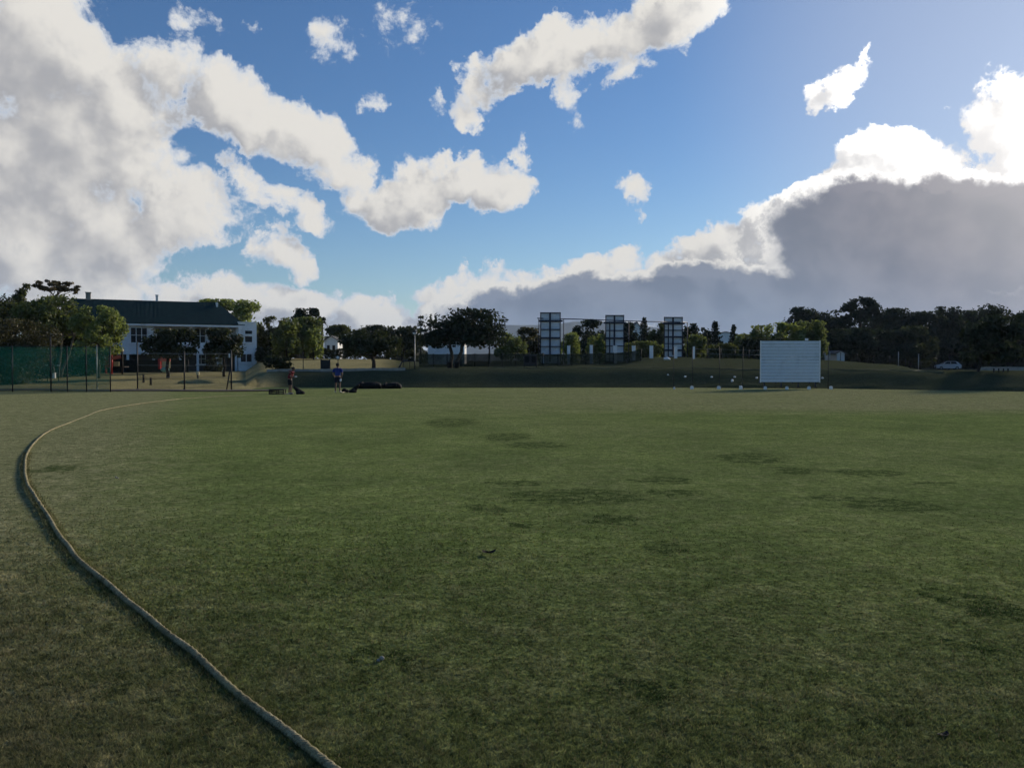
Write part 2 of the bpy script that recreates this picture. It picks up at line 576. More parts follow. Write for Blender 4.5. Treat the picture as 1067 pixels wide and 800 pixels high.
# colours of the turf as a group: position -> colour
def turf_group():
    g = bpy.data.node_groups.new('turf_colour', 'ShaderNodeTree')
    g.interface.new_socket('Pos', in_out='INPUT', socket_type='NodeSocketVector')
    g.interface.new_socket('Color', in_out='OUTPUT', socket_type='NodeSocketColor')
    g.interface.new_socket('Height', in_out='OUTPUT', socket_type='NodeSocketFloat')
    n = NT(g)
    gi, go = g.nodes.new('NodeGroupInput'), g.nodes.new('NodeGroupOutput')
    P = gi.outputs[0]
    sx = n.n('ShaderNodeSeparateXYZ', [P])
    X, Y = sx.outputs[0], sx.outputs[1]
    huge = n.noise(P, .07, 3, .6)
    big = n.noise(P, .40, 6, .7, .4)
    mid = n.noise(P, 3.2, 5, .65)
    fine = n.noise(P, 26.0, 4, .6)
    green = n.mix(n.ramp(big, .32, .68), (.066, .104, .034), (.126, .170, .058))
    dry = n.mix(n.ramp(mid, .3, .7), (.128, .134, .078), (.205, .202, .122))
    f = n.m('ADD', n.m('MULTIPLY', n.ramp(mid, .40, .72), .55), n.m('MULTIPLY', n.ramp(huge, .40, .66), .45))
    # dry strip on the far side, worn ground left of the rope
    far = n.m('MULTIPLY', n.ramp(n.m('ADD', Y, n.m('MULTIPLY', big, 6.0)), 28.0, 35.0), n.ramp(X, -12.0, 14.0, .25, 1.0))
    wornl = n.m('MULTIPLY', n.ramp(n.m('ADD', X, n.m('MULTIPLY', Y, .42)), 1.2, -2.5), .95)
    close = n.m('MULTIPLY', n.ramp(Y, 8.0, 3.0), .32)
    f = n.m('ADD', n.m('MULTIPLY', f, .50), n.m('ADD', n.m('MULTIPLY', far, .75), n.m('ADD', wornl, close)), clamp=True)
    c = n.mix(f, green, dry)
    c = n.mix(1.0, c, n.mix(n.ramp(n.noise(P, 1.1, 6, .72, .6), .34, .66), (.84, .86, .84), (1.13, 1.12, 1.10)), 'MULTIPLY')
    c = n.mix(n.m('MULTIPLY', n.ramp(fine, .42, .70), .55), c, n.mix(1.0, c, (1.75, 1.65, 1.45), 'MULTIPLY'))
    c = n.mix(n.m('MULTIPLY', n.ramp(fine, .50, .28), .65), c, (.014, .020, .009))
    c = n.mix(1.0, c, n.mix(n.ramp(n.noise(P, 8.5, 5, .7, .5), .34, .66), (.62, .66, .60), (1.34, 1.32, 1.28)), 'MULTIPLY')
    # clumps of dark clover
    acc = None
    warp = n.v('ADD', P, n.scale(n.v('SUBTRACT', n.noise(P, 2.2, 6, .75, color=True), (.5, .5, .5)), 1.5))
    for (px, py, hw, hh) in ((600, 517, 62, 7), (640, 540, 28, 4), (535, 503, 24, 3), (505, 528, 18, 3), (542, 546, 18, 3), (785, 478, 34, 5),
                             (832, 490, 22, 3), (903, 492, 34, 3), (528, 455, 22, 4), (560, 464, 30, 3), (972, 503, 20, 2), (692, 571, 14, 4),
                             (1012, 625, 26, 8), (1050, 642, 34, 9), (1018, 675, 30, 8), (925, 527, 46, 6), (690, 500, 26, 3), (700, 513, 24, 3),
                             (865, 519, 18, 3), (470, 440, 24, 4), (690, 720, 30, 6), (60, 487, 22, 3), (410, 688, 34, 5), (1005, 560, 8, 3)):
        c0 = gpt(px, py)
        ya, yb = gpt(px, py - hh).y, gpt(px, py + hh).y
        q = n.n('ShaderNodeMapping', {0: warp, 1: (c0.x, c0.y, 0), 3: (hw * c0.y / F_PX * 1.3, max(.12, (ya - yb) / 2 * 1.3), 1e3)}, vector_type='TEXTURE').outputs[0]
        val = n.m('SUBTRACT', 1.0, n.v('LENGTH', q))
        acc = val if acc is None else n.m('MAXIMUM', acc, val)
    w = n.m('MULTIPLY', n.ramp(acc, -.10, .30), n.ramp(n.noise(P, 6.0, 7, .8, .6), .43, .54, .12, 1.0))
    c = n.mix(n.m('MULTIPLY', w, .95), c, n.mix(fine, (.008, .022, .008), (.022, .048, .014)))
    g.links.new(c, go.inputs[0])
    h = n.m('ADD', n.m('MULTIPLY', fine, .6), n.m('MULTIPLY', mid, .8))
    g.links.new(h, go.inputs[1])
    return g


TURF = turf_group()


def ground_mat():
    m, n = new_mat('field_turf')
    pos = n.n('ShaderNodeNewGeometry').outputs['Position']
    tg = n.n('ShaderNodeGroup', node_tree=TURF)
    n.t.links.new(pos, tg.inputs[0])
    p = n.n('ShaderNodeBsdfPrincipled', {'Base Color': tg.outputs[0], 'Roughness': 1.0, 'Specular IOR Level': .0,
                                         'Sheen Weight': .10, 'Sheen Roughness': .5, 'Sheen Tint': (.75, .85, .35, 1)})
    b = n.n('ShaderNodeBump', {'Height': tg.outputs[1], 'Strength': .9, 'Distance': .05})
    n.t.links.new(b.outputs[0], p.inputs['Normal'])
    finish(n, p.outputs[0])
    return m


def blade_mat():
    m, n = new_mat('grass_blades')
    geo = n.n('ShaderNodeNewGeometry')
    tg = n.n('ShaderNodeGroup', node_tree=TURF)
    n.t.links.new(geo.outputs['Position'], tg.inputs[0])
    r = geo.outputs['Random Per Island']
    k = n.mix(r, (.55, .60, .50), (1.75, 1.60, 1.55))
    c = n.mix(1.0, tg.outputs[0], k, 'MULTIPLY')
    c = n.mix(n.ramp(r, .86, .97), c, (.19, .165, .095))
    d = n.n('ShaderNodeBsdfDiffuse', [c])
    t = n.n('ShaderNodeBsdfTranslucent', [c])
    a = n.n('ShaderNodeMixShader', [.45, d.outputs[0], t.outputs[0]])
    finish(n, a.outputs[0])
    return m


def bank_mat():
    m, n = new_mat('bank_grass')
    P = n.n('ShaderNodeNewGeometry').outputs['Position']
    s = n.n('ShaderNodeSeparateXYZ', [P])
    X, Y = s.outputs[0], s.outputs[1]
    big = n.noise(P, .22, 4, .6, .3)
    mid = n.noise(P, 1.6, 5, .65)
    fine = n.noise(P, 9.0, 4, .6)
    green = n.mix(mid, (.042, .052, .030), (.088, .096, .054))
    dry = n.mix(mid, (.25, .225, .105), (.46, .40, .20))
    # the mown slope below the clubhouse and the lawn behind the kerb are dry with sunlight put in, the bank's green holds cloud shade
    ang = n.m('DIVIDE', X, Y)
    left = n.ramp(ang, -.27, -.31)
    lawn = n.m('MULTIPLY', n.ramp(Y, 70.0, 74.0), n.ramp(ang, -.13, -.17))
    f = n.m('MULTIPLY', n.m('MAXIMUM', left, lawn), n.ramp(big, .22, .55, .45, 1.0))
    c = n.mix(f, green, dry)
    c = n.mix(n.m('MULTIPLY', n.ramp(fine, .5, .28), .6), c, (.014, .019, .009))
    p = n.n('ShaderNodeBsdfPrincipled', {'Base Color': c, 'Roughness': 1.0, 'Specular IOR Level': .0})
    b = n.n('ShaderNodeBump', {'Height': n.m('ADD', mid, fine), 'Strength': .8, 'Distance': .12})
    n.t.links.new(b.outputs[0], p.inputs['Normal'])
    finish(n, p.outputs[0])
    return m


def grid_mesh(name, X, Y, Z, mat):
    h, w = X.shape
    V = np.stack([X, Y, Z], -1).reshape(-1, 3)
    idx = np.arange(h * w).reshape(h, w)
    Fq = np.stack([idx[:-1, :-1], idx[:-1, 1:], idx[1:, 1:], idx[1:, :-1]], -1).reshape(-1, 4)
    return raw_mesh(name, V, Fq, mat, smooth=True)


# the playing field: one sheet to the horizon
def field_sheet():
    xs = np.concatenate([[-9000, -3000, -800, -200], np.arange(-70, 71, 2.0), [200, 800, 3000, 9000]])
    ys = np.concatenate([[-900, -100, -20], np.arange(0, 72, 2.0), [120, 400, 1500, 6000, 12000]])
    X, Y = np.meshgrid(xs, ys)
    Z = np.zeros_like(X)
    inside = (np.abs(X) < 66) & (Y > 1) & (Y < 66)
    for i, j in zip(*np.where(inside)):
        Z[i, j] = .035 * mnoise.noise(Vector((X[i, j] * .12, Y[i, j] * .12, 3.3)))
        if Y[i, j] < 9:
            Z[i, j] *= .3
    return kind(grid_mesh('field', X, Y, Z, ground_mat()), 'structure')


field_sheet()


def bank_sheet():
    pxs = np.concatenate([np.arange(-500, 1701, 12.0)])
    rows = np.concatenate([np.linspace(-.6, 6, 16), np.linspace(6.8, 40, 30), [50, 62, 76, 90, 105, 130, 170, 230, 330, 600, 1300]])
    X, Y, Z = (np.zeros((len(rows), len(pxs))) for _ in range(3))
    for j, px in enumerate(pxs):
        f = foot(px)
        for i, r_ in enumerate(rows):
            y = f + r_
            X[i, j], Y[i, j] = (px - CX) / F_PX * y, y
            Z[i, j] = H(px, y) + (.10 * min(1.0, max(0, r_) / 3) * mnoise.noise(Vector((X[i, j] * .35, y * .35, 1.0))) if r_ < 90 else 0)
            if r_ < 0:
                Z[i, j] = -.12
    return kind(grid_mesh('grass_bank', X, Y, Z, bank_mat()), 'structure')


bank_sheet()

# blades of turf near the camera; farther off they are smaller than a pixel
def turf_blades(N=420000):
    px = rng.uniform(-330, 1400, N)
    py = 486 + (850 - 486) * rng.random(N) ** .80
    ok = rng.random(N) < np.clip((py - 484) / 110, .03, 1)
    px, py = px[ok], py[ok]
    n = len(px)
    a, b = (px - CX) / F_PX, (CY - py) / F_PX
    dy, dz = _cp - b * _sp, _sp + b * _cp
    t = -EYE / dz
    x, y = a * t, dy * t
    w = np.clip(y / F_PX * 1.25, .0035, .02) * rng.uniform(.7, 1.4, n)
    h = rng.uniform(.010, .026, n) * np.clip(1.25 - y / 14, .35, 1)
    ang = rng.uniform(0, 2 * np.pi, n)
    lean = rng.uniform(.3, 1.5, n) * h
    la = rng.uniform(0, 2 * np.pi, n)
    V = np.empty((n, 3, 3), np.float32)
    V[:, 0] = np.stack([x - np.cos(ang) * w / 2, y - np.sin(ang) * w / 2, np.full(n, -.002)], -1)
    V[:, 1] = np.stack([x + np.cos(ang) * w / 2, y + np.sin(ang) * w / 2, np.full(n, -.002)], -1)
    V[:, 2] = np.stack([x + np.cos(la) * lean, y + np.sin(la) * lean, h], -1)
    return kind(raw_mesh('grass', V.reshape(-1, 3), np.arange(n * 3).reshape(-1, 3), blade_mat()), 'stuff')


turf_blades()

# far mountain beyond the trees
def mountain():
    m, n = new_mat('mountain_scrub')
    P = n.n('ShaderNodeNewGeometry').outputs['Position']
    a = n.noise(P, .004, 6, .65)
    c = n.mix(n.ramp(a, .35, .65), (.05, .06, .035), (.13, .12, .09))
    finish(n, n.n('ShaderNodeBsdfDiffuse', [c]).outputs[0])
    top = [(430, 376), (480, 352), (512, 341), (530, 338.6), (580, 338), (592, 335.5), (622, 334.5), (650, 337), (720, 346), (790, 360), (860, 374)]
    pxs = np.arange(420, 871, 3.0)
    V, W = [], len(pxs)
    rows = [(5000 - 900, 0.0), (5000 - 500, .35), (5000 - 250, .72), (5000 - 90, .93), (5000, 1.0), (5400, .9), (6200, 0.0)]
    X, Y, Z = (np.zeros((len(rows), W)) for _ in range(3))
    for j, px in enumerate(pxs):
        r_ = np.interp(px, [p[0] for p in top], [p[1] for p in top])
        z = max(0.0, (HORIZON - r_) * 5000 / F_PX)
        for i, (y, k) in enumerate(rows):
            yy = y + 120 * mnoise.noise(Vector((px * .03, i * 1.7, 0)))
            X[i, j], Y[i, j] = (px - CX) / F_PX * 5000, yy
            Z[i, j] = z * k * (1 + (.16 * mnoise.noise(Vector((px * .05, i * .9, 5))) if 0 < k < 1 else .012 * mnoise.noise(Vector((px * .2, 0, 5))))) - (2 if k == 0 else 0)
    return kind(grid_mesh('mountain', X, Y, Z, m), 'structure')


mountain()
# ---------------------------------------------------------------- trees and bushes
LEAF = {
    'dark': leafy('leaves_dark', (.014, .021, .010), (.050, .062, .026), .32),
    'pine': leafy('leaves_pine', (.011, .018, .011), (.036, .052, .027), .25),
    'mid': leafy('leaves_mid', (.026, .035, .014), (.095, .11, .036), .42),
    'olive': leafy('leaves_olive', (.040, .056, .020), (.155, .190, .066), .48),  # colour raised so that these crowns read as sunlit
    'lit': leafy('leaves_sunlit_yellow', (.068, .092, .030), (.235, .285, .095), .52),  # yellow sunlight put into the leaf colour
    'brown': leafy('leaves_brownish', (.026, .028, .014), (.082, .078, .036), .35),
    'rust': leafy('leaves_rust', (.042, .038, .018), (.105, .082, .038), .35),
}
BARK = bark('bark_grey_brown', (.085, .07, .055))
BARKD = bark('bark_dark', (.035, .030, .025))
BARKP = bark('bark_pale', (.16, .14, .12))


def leaf_quads(C, Nrm, size):
    """diamond leaves: centres, directions, sizes -> vertex and face arrays"""
    n = len(C)
    Nrm = Nrm / (np.linalg.norm(Nrm, axis=1, keepdims=True) + 1e-9)
    r = rng.normal(size=(n, 3))
    t = np.cross(Nrm, r)
    t /= np.linalg.norm(t, axis=1, keepdims=True) + 1e-9
    b = np.cross(Nrm, t)
    s = size[:, None]
    k = rng.uniform(.45, .8, (n, 1))
    V = np.stack([C - t * s, C + b * s * k, C + t * s, C - b * s * k], 1)
    return V.reshape(-1, 3), np.arange(n * 4).reshape(-1, 4)


FULL = 11.0


def clump_points(n, ext, clumps=34, spread=.30, low=-.55, inner=.25):
    """points in leafy clumps filling an ellipsoid of half sizes ext; returns points, outward directions, clump centres"""
    d = rng.normal(size=(clumps * 3, 3))
    d /= np.linalg.norm(d, axis=1, keepdims=True)
    d = d[d[:, 2] > low][:clumps]
    f = rng.uniform(.55, .84, (len(d), 1))
    k = rng.random(len(d)) < inner
    f[k] *= .45
    cc = d * f
    cr = rng.uniform(.65, 1.25, len(d)) * spread
    w = cr ** 2
    ci = rng.choice(len(d), n, p=w / w.sum())
    o = rng.normal(size=(n, 3))
    o /= np.linalg.norm(o, axis=1, keepdims=True)
    rad = cr[ci] * np.clip(rng.random(n) ** .45, .15, 1) * rng.uniform(.75, 1.2, n)
    o2 = o.copy()
    o2[:, 2] *= .8
    p = cc[ci] + o2 * rad[:, None]
    q = p.copy()
    for ax in range(3):                                  # fill the wanted size exactly
        lo, hi = np.percentile(q[:, ax], [1.5, 98.5])
        q[:, ax] = (q[:, ax] - (lo + hi) / 2) / ((hi - lo) / 2)
        cc[:, ax] = (cc[:, ax] - (lo + hi) / 2) / ((hi - lo) / 2)
    keep = (np.abs(q) < 1.04).all(1) & ((q ** 2).sum(1) < 1.75)
    q, o = q[keep] * np.array(ext), o[keep]
    n = len(q)
    return q, o * .8 + rng.normal(size=(n, 3)) * .6 + np.array([0, 0, .25]), cc * np.array(ext)


def crown_mesh(name, root, cen, ext, n, leaf, mat, **kw):
    apx = math.pi * ext[0] * ext[2] * (F_PX / (root.location.y)) ** 2
    lpx = leaf * F_PX / root.location.y
    n = int(min(20000, max(n, apx * FULL / (lpx * lpx))))
    P, D, cc = clump_points(n, ext, **kw)
    V, Fq = leaf_quads(P + np.array(cen), D, leaf * rng.uniform(.6, 1.35, len(P)))
    raw_mesh(name, V, Fq, mat, root)
    return cc + np.array(cen)


def limb(mb, a, b, r0, r1, wob=.06, n=5, sides=7):
    a, b = Vector(a), Vector(b)
    L = (b - a).length
    pts, rr = [], []
    for i in range(n + 1):
        t = i / n
        k = math.sin(math.pi * t) * L * wob
        pts.append(a.lerp(b, t) + Vector((random.uniform(-1, 1), random.uniform(-1, 1), random.uniform(-.3, .6))) * k)
        rr.append(r0 + (r1 - r0) * t)
    mb.tube(pts, rr, sides)


def tree(label, px0, px1, top, bot, Y, mat='dark', base=None, base_px=None, group=None, n=2600, leaf=None, depth=None, name='tree', cat='tree',
         stems=1, trunk_r=None, bk=None, clumps=34, spread=.30, low=-.55, limbs=7, fork=.35, inner=.25):
    """crown fills the box px0..px1, top..bot of the photograph at Y metres; stem stands on the ground under base_px"""
    a, b = at(px0, top, Y), at(px1, bot, Y)
    cen = (a + b) / 2
    rx, rz = (b.x - a.x) / 2, (a.z - b.z) / 2
    ry = depth or min(rx, max(rz, rx * .7))
    bx = base_px if base_px is not None else (px0 + px1) / 2
    g = gp(bx, Y)
    root = thing(name, label, cat, g, group)
    rel = np.array(cen - g)
    leaf = (leaf or max(.10, Y / F_PX * 1.35)) * 1.2
    cc = crown_mesh('crown', root, rel, (rx, ry, rz), n, leaf, LEAF[mat], clumps=clumps, spread=spread, low=low, inner=inner)
    mb = MB()
    tr = trunk_r or max(.09, min(.32, rx * .07))
    relv = Vector(rel)
    for s in range(stems):
        off = Vector(((s - (stems - 1) / 2) * tr * 2.2 + (random.uniform(-.2, .2) if stems > 1 else 0), random.uniform(-.3, .3) if stems > 1 else 0, 0))
        forkp = off + Vector((relv.x * .35 + (s - (stems - 1) / 2) * rx * .25, relv.y * .3, max(.3, (relv.z - rz) * (1 - fork) + fork * relv.z)))
        limb(mb, g + off + Vector((0, 0, -.15)), g + forkp, tr / (stems ** .4), tr * .7 / (stems ** .4), .05)
        for i in random.sample(range(len(cc)), min(limbs, len(cc))):
            limb(mb, g + forkp, g + Vector(cc[i]), tr * .5 / (stems ** .3), tr * .12, .08)
    mb.build('trunk', bk or BARKD, root, fixn=False)
    return root


def conifer(label, px, top, half, bot, Y, group=None, mat='pine', n=2600, gaps=.15, tiers=17, base_px=None):
    """pointed tree with whorls of branches"""
    a, b = at(px, top, Y), at(px, bot, Y)
    g = gp(px, Y)
    root = thing('conifer', label, 'tree', g, group)
    hw = half * Y / F_PX
    z0, z1 = b.z - g.z, a.z - g.z
    mb = MB()
    mb.tube([g + Vector((0, 0, -.1)), g + Vector((0, 0, z1 * .97))], [hw * .09 + .08, .03], 7)
    P, D = [], []
    for k in range(tiers):
        t = (k + random.uniform(.1, .6)) / tiers
        z = z0 + (z1 - z0) * t
        r = hw * (1 - t) ** .8 * random.uniform(.75, 1.1) + .12
        for j in range(random.randint(6, 8)):
            if random.random() < gaps * .5:
                continue
            an = random.uniform(0, 6.283)
            m_ = max(8, int(n / tiers / 7))
            s = rng.random(m_) ** .6 * r
            q = np.stack([np.cos(an) * s, np.sin(an) * s, z - .22 * s + .25 * (s / (r + .01)) ** 2 * r * .5], -1)
            q += rng.normal(size=q.shape) * np.array([.13, .13, .16]) * (r * .9 + .25)
            P.append(q)
            D.append(rng.normal(size=q.shape) + np.array([0, 0, .8]))
            if r > .5:
                mb.tube([g + Vector((0, 0, z)), g + Vector((math.cos(an) * r * .85, math.sin(an) * r * .85, z - .08 * r))], [.05, .015], 4)
    P, D = np.concatenate(P), np.concatenate(D)
    V, Fq = leaf_quads(P, D, max(.09, Y / F_PX * 1.1) * rng.uniform(.6, 1.3, len(P)))
    raw_mesh('crown', V, Fq, LEAF[mat], root)
    mb.build('trunk', BARKD, root, fixn=False)
    return root


def bush(label, px0, px1, top, bot, Y, mat='mid', group=None, n=1800, name='bush', cat='bush', leaf=None, ground=None):
    """foliage down to the ground"""
    a, b = at(px0, top, Y), at(px1, bot, Y)
    g = gp((px0 + px1) / 2, Y)
    root = thing(name, label, cat, g, group)
    rx = (b.x - a.x) / 2
    zb = g.z - .1
    rz = (a.z - zb) / 2
    crown_mesh('foliage', root, ((a.x + b.x) / 2 - g.x, 0, (a.z + zb) / 2 - g.z), (rx, min(rx, rz * 1.4), rz), n, leaf or max(.08, Y / F_PX * 1.2), LEAF[mat],
               low=-.95, clumps=40, spread=.30)
    mb = MB()
    for _ in range(4):
        limb(mb, g + Vector((random.uniform(-.2, .2), random.uniform(-.2, .2), -.1)), g + Vector((random.uniform(-.6, .6) * rx, random.uniform(-.4, .4) * rx, rz * 1.2)), .06, .02)
    mb.build('stem', BARKD, root, fixn=False)
    return root


# --- left of and round the clubhouse
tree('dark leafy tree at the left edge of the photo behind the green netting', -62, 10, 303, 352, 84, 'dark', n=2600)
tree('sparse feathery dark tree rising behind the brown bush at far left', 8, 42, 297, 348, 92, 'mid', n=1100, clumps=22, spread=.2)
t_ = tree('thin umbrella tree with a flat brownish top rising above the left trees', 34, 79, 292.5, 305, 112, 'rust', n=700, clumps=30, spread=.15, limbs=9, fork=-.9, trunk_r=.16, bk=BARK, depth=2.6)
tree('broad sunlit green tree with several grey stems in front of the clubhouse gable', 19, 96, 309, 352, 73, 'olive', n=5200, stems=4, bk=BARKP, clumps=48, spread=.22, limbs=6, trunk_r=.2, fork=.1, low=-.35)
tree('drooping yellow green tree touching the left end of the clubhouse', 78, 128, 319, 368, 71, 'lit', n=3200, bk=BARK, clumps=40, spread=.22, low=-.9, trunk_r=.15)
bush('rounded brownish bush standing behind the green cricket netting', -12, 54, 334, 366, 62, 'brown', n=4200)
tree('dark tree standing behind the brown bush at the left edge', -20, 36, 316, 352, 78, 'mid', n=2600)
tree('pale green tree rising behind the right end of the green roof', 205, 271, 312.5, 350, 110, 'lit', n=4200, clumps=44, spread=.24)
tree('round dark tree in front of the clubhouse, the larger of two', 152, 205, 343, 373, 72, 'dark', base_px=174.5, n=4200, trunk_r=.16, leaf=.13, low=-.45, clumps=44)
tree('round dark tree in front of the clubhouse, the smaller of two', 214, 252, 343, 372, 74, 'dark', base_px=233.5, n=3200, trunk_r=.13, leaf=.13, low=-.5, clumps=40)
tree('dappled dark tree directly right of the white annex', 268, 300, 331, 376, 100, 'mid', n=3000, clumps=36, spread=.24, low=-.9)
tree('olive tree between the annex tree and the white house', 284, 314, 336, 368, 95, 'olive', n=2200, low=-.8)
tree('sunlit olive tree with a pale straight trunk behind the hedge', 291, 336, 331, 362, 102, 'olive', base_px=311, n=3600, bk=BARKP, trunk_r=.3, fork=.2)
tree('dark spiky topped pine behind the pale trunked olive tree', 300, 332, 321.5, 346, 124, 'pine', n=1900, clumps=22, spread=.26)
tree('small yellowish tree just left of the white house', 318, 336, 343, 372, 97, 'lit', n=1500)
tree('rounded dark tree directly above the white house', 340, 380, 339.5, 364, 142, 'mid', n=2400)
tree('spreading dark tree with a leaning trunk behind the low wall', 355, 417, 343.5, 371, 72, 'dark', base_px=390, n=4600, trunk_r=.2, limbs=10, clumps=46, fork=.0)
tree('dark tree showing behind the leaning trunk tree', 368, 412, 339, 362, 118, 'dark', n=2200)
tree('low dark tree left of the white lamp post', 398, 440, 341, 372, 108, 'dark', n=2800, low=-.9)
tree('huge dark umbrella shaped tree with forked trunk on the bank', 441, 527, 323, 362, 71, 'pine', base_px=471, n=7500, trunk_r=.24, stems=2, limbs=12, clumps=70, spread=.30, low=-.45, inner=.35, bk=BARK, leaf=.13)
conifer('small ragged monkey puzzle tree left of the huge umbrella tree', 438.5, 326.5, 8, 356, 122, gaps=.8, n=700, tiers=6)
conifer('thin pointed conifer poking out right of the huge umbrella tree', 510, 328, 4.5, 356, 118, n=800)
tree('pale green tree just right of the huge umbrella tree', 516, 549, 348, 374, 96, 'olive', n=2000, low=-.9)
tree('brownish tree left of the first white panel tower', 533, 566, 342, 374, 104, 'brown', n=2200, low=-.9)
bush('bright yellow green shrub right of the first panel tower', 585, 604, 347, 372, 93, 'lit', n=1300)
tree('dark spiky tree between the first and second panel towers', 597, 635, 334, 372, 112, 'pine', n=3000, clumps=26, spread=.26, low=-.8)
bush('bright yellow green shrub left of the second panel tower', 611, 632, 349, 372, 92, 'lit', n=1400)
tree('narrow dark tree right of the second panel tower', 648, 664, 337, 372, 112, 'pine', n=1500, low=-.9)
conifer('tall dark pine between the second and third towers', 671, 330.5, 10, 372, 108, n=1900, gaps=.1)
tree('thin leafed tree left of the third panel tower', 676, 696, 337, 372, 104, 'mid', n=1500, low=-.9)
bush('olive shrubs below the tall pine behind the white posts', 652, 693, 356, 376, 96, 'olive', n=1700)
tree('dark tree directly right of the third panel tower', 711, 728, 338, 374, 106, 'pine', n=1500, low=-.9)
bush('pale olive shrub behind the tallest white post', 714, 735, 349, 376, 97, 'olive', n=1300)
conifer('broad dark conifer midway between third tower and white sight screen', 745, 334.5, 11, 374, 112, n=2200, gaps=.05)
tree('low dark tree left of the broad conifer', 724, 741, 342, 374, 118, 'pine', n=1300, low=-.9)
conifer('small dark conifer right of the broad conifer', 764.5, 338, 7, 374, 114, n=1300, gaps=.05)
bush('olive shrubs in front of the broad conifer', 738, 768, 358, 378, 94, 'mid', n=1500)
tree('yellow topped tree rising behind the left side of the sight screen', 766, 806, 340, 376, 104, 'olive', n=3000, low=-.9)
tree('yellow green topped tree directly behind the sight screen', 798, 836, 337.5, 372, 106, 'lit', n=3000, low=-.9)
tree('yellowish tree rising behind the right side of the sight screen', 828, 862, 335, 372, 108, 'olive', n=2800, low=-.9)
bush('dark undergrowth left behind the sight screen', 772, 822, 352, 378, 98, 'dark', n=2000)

# --- the wood on the right
WOOD = 'trees of the dark wood on the right'
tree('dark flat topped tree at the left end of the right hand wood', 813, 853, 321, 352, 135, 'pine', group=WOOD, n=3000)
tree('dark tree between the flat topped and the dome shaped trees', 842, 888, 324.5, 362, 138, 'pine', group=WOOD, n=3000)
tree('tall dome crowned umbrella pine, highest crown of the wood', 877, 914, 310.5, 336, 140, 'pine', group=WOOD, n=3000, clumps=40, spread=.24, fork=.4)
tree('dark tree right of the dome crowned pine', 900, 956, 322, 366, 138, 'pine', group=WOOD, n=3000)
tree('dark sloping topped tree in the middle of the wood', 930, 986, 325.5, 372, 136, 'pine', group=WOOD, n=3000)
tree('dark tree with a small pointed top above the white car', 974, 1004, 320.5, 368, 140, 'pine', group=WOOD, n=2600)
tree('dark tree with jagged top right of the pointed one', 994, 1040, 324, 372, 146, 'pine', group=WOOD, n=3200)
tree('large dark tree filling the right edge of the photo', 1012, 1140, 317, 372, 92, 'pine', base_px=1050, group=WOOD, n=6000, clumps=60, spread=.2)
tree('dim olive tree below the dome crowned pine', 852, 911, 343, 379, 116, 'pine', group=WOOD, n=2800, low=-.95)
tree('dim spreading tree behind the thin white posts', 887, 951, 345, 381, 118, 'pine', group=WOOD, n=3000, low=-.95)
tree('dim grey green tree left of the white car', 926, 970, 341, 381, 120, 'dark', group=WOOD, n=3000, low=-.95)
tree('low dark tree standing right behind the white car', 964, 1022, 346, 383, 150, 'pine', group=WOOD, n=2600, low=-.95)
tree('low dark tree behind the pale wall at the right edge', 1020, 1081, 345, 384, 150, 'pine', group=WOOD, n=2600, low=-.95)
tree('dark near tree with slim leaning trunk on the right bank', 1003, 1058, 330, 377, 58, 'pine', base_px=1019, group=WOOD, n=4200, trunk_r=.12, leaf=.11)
# unseen beyond the frame; the four tall ones added to shade the right bank
for px0, px1, top, Y_, lab in ((1105, 1225, 262, 96, 'tall dark tree added for shade just beyond the right edge of the photo'), (1190, 1330, 255, 90, 'second tall dark tree added for shade beyond the right edge of the photo'),
                               (1300, 1440, 250, 84, 'third tall dark tree added for shade beyond the right edge of the photo'), (1420, 1560, 250, 76, 'fourth tall dark tree added for shade beyond the right edge of the photo')):
    tree(lab, px0, px1, top, 376, Y_, 'pine', n=4500, group=WOOD, clumps=50, spread=.24, low=-.9)
tree('leafy tree beyond the left edge of the photo', -170, -58, 296, 366, 86, 'mid', n=4000)
# rank growth filling the gaps at the skyline behind
FILL = 'distant tree line filling the skyline'
for i, (x0, x1, t, Y_) in enumerate([(375, 450, 349, 190), (540, 600, 352, 185), (596, 665, 350, 190), (650, 735, 350, 188), (720, 790, 350, 186), (268, 330, 345, 170)]):
    tree(['distant dark trees left of the huge umbrella tree', 'distant dark trees behind the first panel tower', 'distant dark trees behind the second panel tower',
          'distant dark trees behind the third panel tower', 'distant dark trees behind the broad conifer', 'distant dark trees right of the clubhouse annex'][i],
         x0, x1, t, 380, Y_, 'dark', group=FILL, n=2200, low=-.98, depth=6, clumps=40, spread=.24)


# hedge, palm
def hedge(label, px0, px1, Y, h, mat='dark', n=5200):
    a, b = gp(px0, Y), gp(px1, Y)
    root = thing('hedge', label, 'hedge', (a + b) / 2)
    u = rng.random((n, 3))
    P = np.stack([a.x + (b.x - a.x) * u[:, 0], Y + (u[:, 1] - .5) * 1.0, np.interp(u[:, 0], [0, 1], [a.z, b.z]) + h * (u[:, 2] ** .7) * (1 + .12 * np.sin(u[:, 0] * 25))], -1)
    V, Fq = leaf_quads(P - np.array(root.location), rng.normal(size=P.shape), .11 * rng.uniform(.6, 1.4, n))
    raw_mesh('foliage', V, Fq, LEAF[mat], root)
    for k in range(9):
        t = (k + .5) / 9
        p = a.lerp(b, t)
        MB().tube([p, p + Vector((random.uniform(-.2, .2), 0, h * .7))], [.05, .02], 5).build('stem', BARKD, root, fixn=False)


hedge('long clipped dark green hedge behind the sunlit lawn', 283, 376, 104, 1.25)


